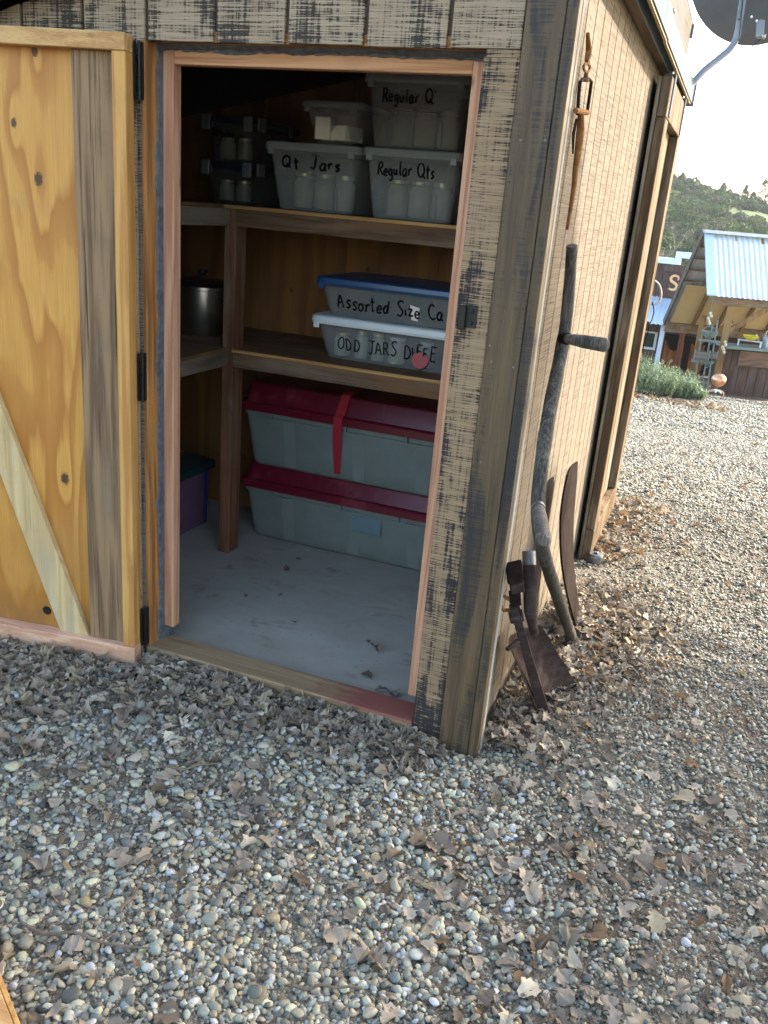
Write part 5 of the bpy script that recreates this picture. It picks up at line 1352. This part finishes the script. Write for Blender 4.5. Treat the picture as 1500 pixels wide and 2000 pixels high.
ls = (.045 + .03 * nrs.rand(nl))[:, None]
V = np.stack([pp - d1 * ls, pp + d2 * ls * .5, pp + d1 * ls, pp - d2 * ls * .5], 1).reshape(-1, 3)
me = bpy.data.meshes.new('crown'); me.from_pydata(V.tolist(), [], [(4 * i, 4 * i + 1, 4 * i + 2, 4 * i + 3) for i in range(nl)]); me.materials.append(M['oak'])
link(bpy.data.objects.new('crown', me), tr_)

# bare trees behind the cabin
M['twig'] = plain('bare_twigs', (0.20, 0.175, 0.15), .9)
for k, (u, v, yy, hh, lb) in enumerate(((1285, 520, 30, 3.4, 'bare grey tree just right of the sliding door edge, behind the cabin'), (1345, 515, 33, 3.6, 'bare grey tree behind the cabin false front'))):
    p = PY(u, v, yy); o = empty('bare_tree', (p.x, p.y, gz(p.x, p.y)), lb, 'tree', 'bare trees behind the cabin')
    m_ = MB(); rs = random.Random(40 + k); tp = []
    z_ = gz(p.x, p.y); branch(m_, Vector((p.x, p.y, z_ - .2)), Vector((.05, 0, 1)), hh * .45, .09, 4, rs, tp, .75, 3, .0)
    m_.build('trunk', M['twig'], o, fix=False)

# ---- hill
def hill_mat():
    t = NT('hill_grass'); c = t.coords(0); n = t.noise(c, .06, 6, .65); f_ = t.noise(c, .6, 5, .7)
    col = t.mix(t.ramp(n, [(.38, 0.), (.6, 1.)]), (0.065, 0.10, 0.035), (0.095, 0.14, 0.04))
    col = t.mix(t.math('MULTIPLY', t.ramp(f_, [(.45, 0.), (.65, 1.)]), .5), col, (0.05, 0.06, 0.03))
    return t.done(t.bsdf(col, .9, 0, None, .1))
YH = 130.0
HAZE = True
prof_ = [(700, 150), (1000, 235), (1200, 300), (1310, 356), (1340, 362), (1367, 373), (1401, 384), (1428, 392), (1470, 402), (1520, 420), (1600, 450), (1800, 500), (2200, 560)]
hx = [PY(u, v, YH).x for u, v in prof_]; hz = [PY(u, v, YH).z for u, v in prof_]
xs_h = np.linspace(-140, 110, 120); ys_h = np.linspace(45, 230, 60)
def hill_z(x, y):
    ridge = np.interp(x, hx, hz)
    s_ = np.clip((y - 48) / (YH - 48), 0, 1); s_ = s_ ** 1.1
    back = np.clip((y - YH) / 80, 0, 1)
    return -2.0 + (ridge + 2.0) * s_ * (1 - .6 * back) + .5 * np.sin(x * .21) * np.sin(y * .13) * s_ * (1 - np.clip((y - 105) / 25, 0, 1))
HX, HY = np.meshgrid(xs_h, ys_h); HZ = hill_z(HX, HY)
me = bpy.data.meshes.new('hill'); n1 = len(xs_h)
me.from_pydata(np.stack([HX.ravel(), HY.ravel(), HZ.ravel()], 1).tolist(), [], [(j * n1 + i, j * n1 + i + 1, (j + 1) * n1 + i + 1, (j + 1) * n1 + i) for j in range(len(ys_h) - 1) for i in range(n1 - 1)])
me.materials.append(hill_mat()); me.polygons.foreach_set('use_smooth', [True] * len(me.polygons))
tag(link(bpy.data.objects.new('hill', me)), 'green grassy hill with brush rising behind the cabin', 'hill', kind='structure')

# ================================================================== INSTANCED STUFF (gravel, leaves, brush)
def unlinked_collection(name, objs):
    c = bpy.data.collections.new(name)
    for o in objs: c.objects.link(o)
    return c
def scatter(name, pos, rot, scl, idx, colv, protos, kind_label, cat, mat_hint=None):
    me_ = bpy.data.meshes.new(name); n = len(pos); me_.vertices.add(n)
    me_.vertices.foreach_set('co', np.asarray(pos, np.float32).ravel())
    for nm_, ty, dat in (('rot', 'FLOAT_VECTOR', rot), ('scl', 'FLOAT_VECTOR', scl)):
        a_ = me_.attributes.new(nm_, ty, 'POINT'); a_.data.foreach_set('vector', np.asarray(dat, np.float32).ravel())
    a_ = me_.attributes.new('idx', 'INT', 'POINT'); a_.data.foreach_set('value', np.asarray(idx, np.int32))
    a_ = me_.attributes.new('tone', 'FLOAT_COLOR', 'POINT'); a_.data.foreach_set('color', np.concatenate([np.asarray(colv, np.float32), np.ones((n, 1), np.float32)], 1).ravel())
    me_.update()
    o = bpy.data.objects.new(name, me_); COL.objects.link(o)
    ng = bpy.data.node_groups.new(name + '_scatter', 'GeometryNodeTree')
    ng.interface.new_socket('Geometry', in_out='INPUT', socket_type='NodeSocketGeometry'); ng.interface.new_socket('Geometry', in_out='OUTPUT', socket_type='NodeSocketGeometry')
    N_ = ng.nodes; gi = N_.new('NodeGroupInput'); go = N_.new('NodeGroupOutput'); ip = N_.new('GeometryNodeInstanceOnPoints')
    ci = N_.new('GeometryNodeCollectionInfo'); ci.inputs['Collection'].default_value = unlinked_collection(name + '_shapes', protos); ci.inputs['Separate Children'].default_value = True; ci.inputs['Reset Children'].default_value = True
    def attr(nm_, ty):
        x_ = N_.new('GeometryNodeInputNamedAttribute'); x_.data_type = ty; x_.inputs['Name'].default_value = nm_; return x_.outputs[0]
    L = ng.links
    L.new(gi.outputs[0], ip.inputs['Points']); L.new(ci.outputs[0], ip.inputs['Instance']); ip.inputs['Pick Instance'].default_value = True
    L.new(attr('idx', 'INT'), ip.inputs['Instance Index']); L.new(attr('scl', 'FLOAT_VECTOR'), ip.inputs['Scale'])
    e2r = N_.new('FunctionNodeEulerToRotation'); L.new(attr('rot', 'FLOAT_VECTOR'), e2r.inputs[0]); L.new(e2r.outputs[0], ip.inputs['Rotation'])
    L.new(ip.outputs[0], go.inputs[0])
    md = o.modifiers.new('scatter', 'NODES'); md.node_group = ng
    return tag(o, kind_label, cat, kind='stuff')

def tone_mat(name, rough, var_scale, spec=.3, var=.25, bump_=.2, trans=0.0, specks=False):
    t = NT(name); a_ = t.n('ShaderNodeAttribute'); a_.attribute_type = 'INSTANCER'; a_.attribute_name = 'tone'
    c = t.coords(0); n = t.noise(c, var_scale, 4, .65)
    col = t.mix(t.ramp(n, [(.3, 0.), (.7, 1.)]), t.mix(var, a_.outputs['Color'], (0, 0, 0)), a_.outputs['Color'])
    nr_ = t.bump(n, bump_, .002)
    s_ = t.bsdf(col, rough, 0, nr_, spec)
    if trans > 0:
        tl_ = t.n('ShaderNodeBsdfTranslucent'); t.l(col, tl_.inputs[0]); mx = t.n('ShaderNodeMixShader'); mx.inputs[0].default_value = trans
        t.l(s_, mx.inputs[1]); t.l(tl_.outputs[0], mx.inputs[2]); return t.done(mx.outputs[0])
    return t.done(s_)
M['stone'] = tone_mat('pebble', .62, 3.0, .35, .35, .15)
M['leaf'] = tone_mat('dead_leaf', .75, 60.0, .2, .4, .3, .2)

def pebble_proto(k):
    bm = bmesh.new(); bmesh.ops.create_icosphere(bm, subdivisions=2, radius=1.0); r_ = random.Random(100 + k)
    off = Vector((r_.uniform(0, 50), r_.uniform(0, 50), r_.uniform(0, 50))); pw_ = r_.uniform(.75, 1.0)
    for v in bm.verts:
        c_ = v.co.copy(); c_ = Vector([math.copysign(abs(q) ** pw_, q) for q in c_])
        d_ = 1 + .22 * mnoise.noise(v.co * .9 + off) + .08 * mnoise.noise(v.co * 2.3 + off)
        v.co = c_.normalized() * d_ if k % 3 else c_ * d_ * .95
    for _ in range(r_.choice((1, 2, 3, 4, 5))):      # a chipped flat
        n_ = Vector((r_.uniform(-1, 1), r_.uniform(-1, 1), r_.uniform(-1, 1))).normalized(); h_ = r_.uniform(.42, .78)
        for v in bm.verts:
            e_ = v.co.dot(n_) - h_
            if e_ > 0: v.co -= n_ * e_ * .85
    me_ = bpy.data.meshes.new('pebble_shape'); bm.to_mesh(me_); bm.free(); me_.materials.append(M['stone'])
    me_.polygons.foreach_set('use_smooth', [True] * len(me_.polygons))
    return bpy.data.objects.new('pebble_shape_%02d' % k, me_)
pebs = [pebble_proto(k) for k in range(12)]
PAL = np.array([[.15, .155, .135], [.20, .20, .17], [.11, .118, .112], [.25, .24, .195], [.285, .245, .175], [.34, .305, .235], [.075, .08, .082], [.13, .15, .15], [.24, .185, .115], [.43, .42, .38], [.19, .165, .13], [.165, .18, .155], [.22, .225, .20]])
PW = np.array([9, 10, 7, 11, 8, 10, 6, 7, 3, 7, 5, 9, 10.]); PW /= PW.sum()
def pebbles(n, xr, yr, smin, smax, accept, lift=.3, warm=0.0):
    x_ = nrs.uniform(xr[0], xr[1], n); y_ = nrs.uniform(yr[0], yr[1], n)
    k_ = accept(x_, y_) > nrs.rand(n)
    inside = (x_ > -2.45) & (x_ < -.004) & (y_ > .0) & (y_ < 2.78)
    k_ &= ~inside
    x_, y_ = x_[k_], y_[k_]; n = len(x_)
    s_ = smin + (smax - smin) * nrs.rand(n) ** 2.0
    sc_ = np.stack([s_ * nrs.uniform(.85, 1.25, n), s_ * nrs.uniform(.65, .95, n), s_ * nrs.uniform(.42, .72, n)], 1)
    z_ = ground_z(x_, y_) + sc_[:, 2] * nrs.uniform(-.25, lift * 3, n)
    ro_ = np.stack([nrs.normal(0, .38, n), nrs.normal(0, .38, n), nrs.uniform(0, 6.28, n)], 1)
    c_ = PAL[nrs.choice(len(PAL), n, p=PW)] * np.array([1.04, 1.0, .89]) * 1.3 * nrs.uniform(.45, 1.7, n)[:, None]
    if warm: c_ = c_ * (1 - warm) + np.array([.28, .25, .195]) * nrs.uniform(.5, 1.5, n)[:, None] * warm
    c_ = np.minimum(c_, .40 + .10 * nrs.rand(n)[:, None])
    return np.stack([x_, y_, z_], 1), ro_, sc_, nrs.randint(0, 12, n), c_
def view_side(x_, y_, m=.45):
    """keeps the strip of yard around the shed front and side that can be seen from near the doorway"""
    right = .95 + .055 * (y_ + 2.2) + m
    return (x_ < right).astype(float)
zone = lambda x_, y_: sm(.42, -.08, x_ + .18 * np.sin(y_ * 3 + 1) + .10 * np.sin(y_ * 9 + x_ * 5))   # 1 = coarse pebbles in front of the door
parts = [pebbles(36000, (-2.2, 1.5), (-1.9, .05), .0062, .0150, lambda a, b: zone(a, b) * .95 * view_side(a, b) + .03),
         pebbles(1300, (-2.2, 1.6), (-1.9, .4), .013, .023, lambda a, b: zone(a, b) * .8 + .07, .5),
         pebbles(62000, (-.6, 1.7), (-1.6, 3.2), .0042, .0105, lambda a, b: (1 - .6 * zone(a, b)) * view_side(a, b, .3), .5, .35),
         pebbles(22000, (-2.2, .6), (-1.9, .05), .004, .008, lambda a, b: zone(a, b), .1, .5),
         pebbles(60000, (-.6, 2.0), (3.1, 7.0), .007, .013, lambda a, b: view_side(a, b, .3), .5, .25),
         pebbles(26000, (-1.2, 2.2), (7.0, 12.5), .011, .020, lambda a, b: view_side(a, b, .3), .5, .2)]
cat_ = [np.concatenate([p_[i] for p_ in parts]) for i in range(5)]
scatter('gravel', *cat_, pebs, 'loose rounded river gravel covering the yard', 'gravel')

# dead oak leaves
def leaf_proto(k):
    r_ = random.Random(300 + k); n_ = 9; lob = [.05, .22, .14, .40, .22, .46, .25, .28, .03] if k % 3 == 0 else ([.04, .16, .28, .36, .40, .37, .30, .18, .03] if k % 3 == 1 else [.03, .10, .17, .20, .22, .20, .16, .09, .02])
    bend, fold, tw = r_.uniform(-1.3, 1.7), r_.uniform(-.5, 1.2), r_.uniform(-1.1, 1.1); vs = []
    for i in range(n_):
        t_ = i / (n_ - 1); y_ = t_ - .5; zc_ = bend * (y_ * y_) * .9 + .05 * r_.uniform(-1, 1)
        for s_ in (-1, -.5, 0, .5, 1):
            w_ = lob[i] * s_ * r_.uniform(.8, 1.15); z_ = zc_ + fold * abs(w_) * .9 + tw * w_ * y_ + .05 * r_.uniform(-1, 1) * abs(s_)
            vs.append((w_, y_ + abs(s_) * .05 * (1 if i % 2 else -1), z_))
    fs_ = [(i * 5 + j, i * 5 + j + 1, (i + 1) * 5 + j + 1, (i + 1) * 5 + j) for i in range(n_ - 1) for j in range(4)]
    m_ = MB().add(vs, fs_, True)
    m_.tube([(0, -.5, bend * .22), (0.01, -.68, bend * .3 + .03)], .008, 3, caps=False)
    return bpy.data.objects.new('leaf_shape_%02d' % k, m_.mesh('leaf_shape', M['leaf'], False))
lvs = [leaf_proto(k) for k in range(10)]
LP_ = np.array([[.33, .275, .215], [.25, .20, .155], [.43, .36, .28], [.17, .135, .10], [.38, .315, .21], [.52, .465, .36], [.24, .15, .085]])
LW = np.array([9, 8, 6, 6, 4, 4, 1.2]); LW /= LW.sum()
def leaves(n, fn, smin, smax, heap=0.0, pal=None, orange=0.0):
    x_, y_, h_ = fn(n); k_ = ~((x_ > -2.45) & (x_ < -.02) & (y_ > -.012) & (y_ < 2.78)); x_, y_, h_ = x_[k_], y_[k_], h_[k_]; n = len(x_)
    s_ = smin + (smax - smin) * nrs.rand(n) ** 1.5; sc_ = np.stack([s_ * nrs.uniform(.8, 1.2, n)] * 3, 1)
    z_ = ground_z(x_, y_) + .010 + h_ + nrs.rand(n) * heap
    til = .20 + heap * 8
    ro_ = np.stack([nrs.normal(0, til, n), nrs.normal(0, til, n), nrs.uniform(0, 6.28, n)], 1)
    c_ = LP_[nrs.choice(len(LP_), n, p=LW)] * nrs.uniform(.75, 1.25, n)[:, None]
    if orange: w_ = (nrs.rand(n) < orange)[:, None]; c_ = np.where(w_, np.array([.31, .20, .11]) * nrs.uniform(.7, 1.3, n)[:, None], c_)
    return np.stack([x_, y_, z_], 1), ro_, sc_, nrs.randint(0, 10, n), c_
def f_sill(n):        # bank of leaves drifted against the sill and door
    x_ = nrs.uniform(-2.0, -.12, n); d_ = np.abs(nrs.normal(0, .13, n)); w_ = np.interp(x_, [-2, -1.2, -.6, -.1], [1.5, 1.5, .95, .55]); d_ = d_ * w_
    start = np.where(x_ < -1.13, .095 + .17 * np.maximum(0, -1.157 - x_), .012)
    return x_, -start - d_, np.where(x_ < -1.13, 0, np.maximum(0, .014 - d_ * .10))
def f_corner(n):      # under the tools
    x_ = np.abs(nrs.normal(0, .13, n)) + .005; y_ = nrs.uniform(.05, 1.15, n); return x_, y_, np.maximum(0, .03 - x_ * .15)
def f_patch(n):       # sunny drift by the scythe and the sliding door
    x_ = nrs.normal(.26, .12, n); y_ = nrs.normal(1.0, .26, n); return x_, y_, np.zeros(n)
def f_door(n):
    x_ = np.abs(nrs.normal(0, .12, n)) + .065; y_ = nrs.uniform(1.75, 2.9, n); return x_, y_, np.zeros(n)
def f_scatter(n):
    x_ = nrs.uniform(-1.9, 1.5, n); y_ = nrs.uniform(-1.8, .2, n); k_ = np.array([mnoise.noise((a_ * 2.1, b_ * 2.1, 3.3)) for a_, b_ in zip(x_, y_)]) + .35 * sm(-.2, .7, x_) > nrs.uniform(-.35, .55, n); return x_[k_], y_[k_], np.zeros(k_.sum())
def f_right(n):
    x_ = nrs.uniform(.05, 1.7, n); y_ = nrs.uniform(-.3, 5.5, n); return x_, y_, np.zeros(n)
lp = [leaves(2300, f_sill, .018, .050, .011), leaves(900, f_corner, .020, .048, .016), leaves(700, f_patch, .02, .05, .014, orange=.25), leaves(240, f_door, .03, .06, .015, orange=.35), leaves(4600, f_scatter, .020, .066, .005), leaves(1500, f_right, .015, .05, .004, orange=.12)]
far = lambda n: (nrs.uniform(-.8, 2.0, n), nrs.uniform(5.5, 11, n), np.zeros(n))
lp.append(leaves(260, far, .03, .06, .0, orange=.3))
border = lambda n: (nrs.uniform(-.9, .7, n), nrs.normal(9.9, .22, n), np.zeros(n))
lp.append(leaves(420, border, .05, .09, .03, orange=.25))
cat_ = [np.concatenate([p_[i] for p_ in lp]) for i in range(5)]
scatter('leaf_litter', *cat_, lvs, 'dry brown oak leaves drifted over the gravel and against the sill', 'leaves')

# brush on the hill
M['brush'] = tone_mat('brush_leaf', .8, 2.0, .1, .4, 0, .15)
def brush_proto(k):
    r_ = np.random.RandomState(60 + k); n = 240; d_ = r_.normal(size=(n, 3)); d_ /= np.linalg.norm(d_, axis=1)[:, None]
    p_ = d_ * (r_.rand(n) ** .4)[:, None] * np.array([1, 1, .8]); a_ = r_.normal(size=(n, 3)); a_ /= np.linalg.norm(a_, axis=1)[:, None]
    b_ = np.cross(a_, r_.normal(size=(n, 3))); b_ /= np.linalg.norm(b_, axis=1)[:, None]; s_ = (.10 + .12 * r_.rand(n))[:, None]
    V_ = np.stack([p_ - a_ * s_, p_ + b_ * s_ * .7, p_ + a_ * s_, p_ - b_ * s_ * .7], 1).reshape(-1, 3)
    me_ = bpy.data.meshes.new('brush_shape'); me_.from_pydata(V_.tolist(), [], [(4 * i, 4 * i + 1, 4 * i + 2, 4 * i + 3) for i in range(n)]); me_.materials.append(M['brush'])
    return bpy.data.objects.new('brush_shape_%02d' % k, me_)
n = 5200
x_ = nrs.uniform(-35, 30, n); y_ = 50 + 82 * nrs.rand(n) ** .8
dens = np.array([mnoise.noise((a_ * .09, b_ * .05, 1.0)) for a_, b_ in zip(x_, y_)])
low_ = np.interp(y_, [50, 85, 130], [.35, .02, -.22])
k_ = dens + low_ > nrs.uniform(-.3, .3, n); x_, y_ = x_[k_], y_[k_]; n = len(x_)
s_ = nrs.uniform(.4, 1.15, n) * np.interp(y_, [50, 130], [.8, 1.0]); z_ = hill_z(x_, y_) + s_ * .45
bc = np.array([[.06, .10, .045], [.085, .13, .045], [.045, .078, .042], [.10, .125, .065], [.12, .115, .09]])[nrs.choice(5, n, p=[.3, .25, .2, .15, .1])]
scatter('brush', np.stack([x_, y_, z_], 1), np.stack([nrs.normal(0, .2, n), nrs.normal(0, .2, n), nrs.uniform(0, 6, n)], 1), np.stack([s_, s_, s_ * nrs.uniform(.7, 1.2, n)], 1), nrs.randint(0, 5, n), bc, [brush_proto(k) for k in range(5)], 'scrub and chaparral covering the hillside', 'brush')
# single trees on the skyline
def far_tree(u, v, h, seed, lb, wide=.45):
    p = PY(u, v, YH - 4); z_ = float(hill_z(np.array([p.x]), np.array([p.y]))[0]); p = Vector((p.x, p.y, z_))
    o = empty('hill_tree', p, lb, 'tree', 'trees on the hill skyline'); r_ = random.Random(seed); m_ = MB(); tp = []
    branch(m_, p - Vector((0, 0, .2)), Vector((0, 0, 1)), h * .8, .10, 1, r_, tp, .5, 4, 0); m_.build('trunk', M['bark'], o, fix=False)
    c_ = MB()
    for i in range(260):
        t_ = r_.uniform(.3, 1.05); w_ = h * wide * (1.1 - t_) ** .7 * r_.random() ** .5; a_ = r_.uniform(0, 6.28)
        q_ = p + Vector((math.cos(a_) * w_, math.sin(a_) * w_, h * t_)); d_ = Vector((r_.gauss(0, 1), r_.gauss(0, 1), r_.gauss(0, 1))).normalized(); e_ = d_.orthogonal().normalized(); s_ = r_.uniform(.10, .22)
        c_.add([q_ - d_ * s_, q_ + e_ * s_ * .6, q_ + d_ * s_, q_ - e_ * s_ * .6], [(0, 1, 2, 3)])
    c_.build('crown', M['oak'], o, fix=False)
for k, (u, h, lb, wd_) in enumerate(((1325, 1.6, 'round tree on the hill skyline nearest the shed', .5), (1364, 1.1, 'tiny lone tree on the skyline left of centre', .4), (1381, 1.2, 'second small tree along the skyline', .4), (1408, 2.0, 'bushy tree halfway along the skyline', .5), (1422, 1.5, 'low tree right of the bushy skyline tree', .6), (1453, 2.4, 'tall loose tree on the right skyline', .35), (1470, 1.8, 'lower tree between the two tall right trees', .6), (1488, 3.6, 'tallest feathery tree at the right edge of the skyline', .4))):
    far_tree(u, 390, h, 70 + k, lb, wd_)

# ================================================================== SMALL THINGS
for k, (u, v, L, a_, lb) in enumerate(((1205, 1735, .16, -.6, 'bent dark twig in the gravel right of centre'), (1345, 1930, .10, .35, 'straight twig among leaves at the lower right'), (170, 1845, .30, -.15, 'long dark stick in the pebbles at the lower left'), (250, 1760, .09, 1.2, 'short pale stick above the long dark stick'), (1410, 1620, .12, .2, 'thin twig near the right edge'), (370, 1508, .16, .15, 'thin dark stick below the leaf bank'), (1230, 1160, .12, .1, 'pale thin twig on the sunny gravel'), (640, 1915, .14, .1, 'grey stick near the bottom centre'))):
    p = PZ(u, v, .012); p.z = gz(p.x, p.y) + .020
    r_ = random.Random(900 + k); d_ = Vector((math.cos(a_ + .39), math.sin(a_ + .39), 0)); s_ = Vector((-d_.y, d_.x, 0))
    pts = [p + d_ * (L * (t_ - .5)) + s_ * r_.uniform(-.012, .012) + Vector((0, 0, r_.uniform(-.002, .006))) for t_ in (0, .2, .4, .6, .8, 1)]
    o = empty('twig', p, lb, 'twig', 'twigs on the gravel')
    MB().tube(catmull(pts, 3), [.0042 - .002 * i / 15 for i in range(16)], 6).build('stem', M['bark'], o)
    MB().tube([pts[3], pts[3] + s_ * .025 + d_ * .02 + Vector((0, 0, .004))], [.0025, .0015], 5).build('side_shoot', M['bark'], o)
FL = ['dark curled leaf on the concrete in front of the lower tote', 'small leaf bit just right of the curled leaf near the tote', 'flat leaf flake in the middle of the concrete floor', 'large dry leaf right of centre on the concrete',
      'dry leaf near the right end of the door sill', 'crumpled leaf behind the red painted part of the sill', 'little leaf bit beside the large dry leaf', 'leaf against the foot of the right door stop', 'tiny dark leaf bit left of the floor centre', 'tiny dark leaf bit nearest the shelf post']
M['floorleaf'] = plain('dry_leaf', (0.11, 0.085, 0.068), .8, 0, .3, 50, .3)
for k, (u, v, s_) in enumerate(((560, 1113, .022), (583, 1095, .015), (577, 1218, .016), (735, 1268, .03), (716, 1320, .032), (745, 1350, .03), (720, 1255, .014), (770, 1358, .026), (548, 1164, .014), (480, 1163, .012))):
    p = PZ(u, v, .034); o = bpy.data.objects.new('dry_leaf', lvs[k % 10].data.copy()); o.data.materials.clear(); o.data.materials.append(M['floorleaf'])
    COL.objects.link(o); o.location = (p.x, p.y, .036 + s_ * .25); o.scale = (s_ * 1.6,) * 3; o.rotation_euler = (rnd.uniform(-.2, .2), rnd.uniform(-.2, .2), rnd.uniform(0, 6))
    tag(o, FL[k], 'leaf', 'leaves blown onto the shed floor')

for k, (u, v, lb) in enumerate(((1388, 612, 'string of pale shells hanging under the pavilion eave'), (1416, 668, 'small white ornament hanging on the pavilion front post'))):
    q = PY(u, v, 12.95); o = empty('wind_chime', q, lb, 'wind chime', 'chimes hanging at the pavilion')
    MB().tube([q + Vector((0, 0, .16)), q], .003, 4).build('cord', M['verd'], o)
    for i in range(5):
        MB().lathe([(.001, -.035), (.018, -.02), (.022, 0), (.014, .02), (.001, .025)], 8, q + Vector((.022 * math.sin(i * 2.1), .02 * math.cos(i * 2.1), -.04 * i))).build('shell', M['paleleaf'], o)
# ================================================================== AIR
t = NT('haze_air')
pvn = t.n('ShaderNodeVolumePrincipled'); pvn.inputs['Color'].default_value = (0.86, 0.93, 1.0, 1); pvn.inputs['Density'].default_value = 0.0004; pvn.inputs['Anisotropy'].default_value = 0.2
t.l(pvn.outputs[0], t.out.inputs['Volume'])
hz_ = MB().box(-160, 130, -25, 245, -6, 45).build('haze', t.m); tag(hz_, 'thin blue daylight haze over the yard and hill', 'haze', kind='stuff')
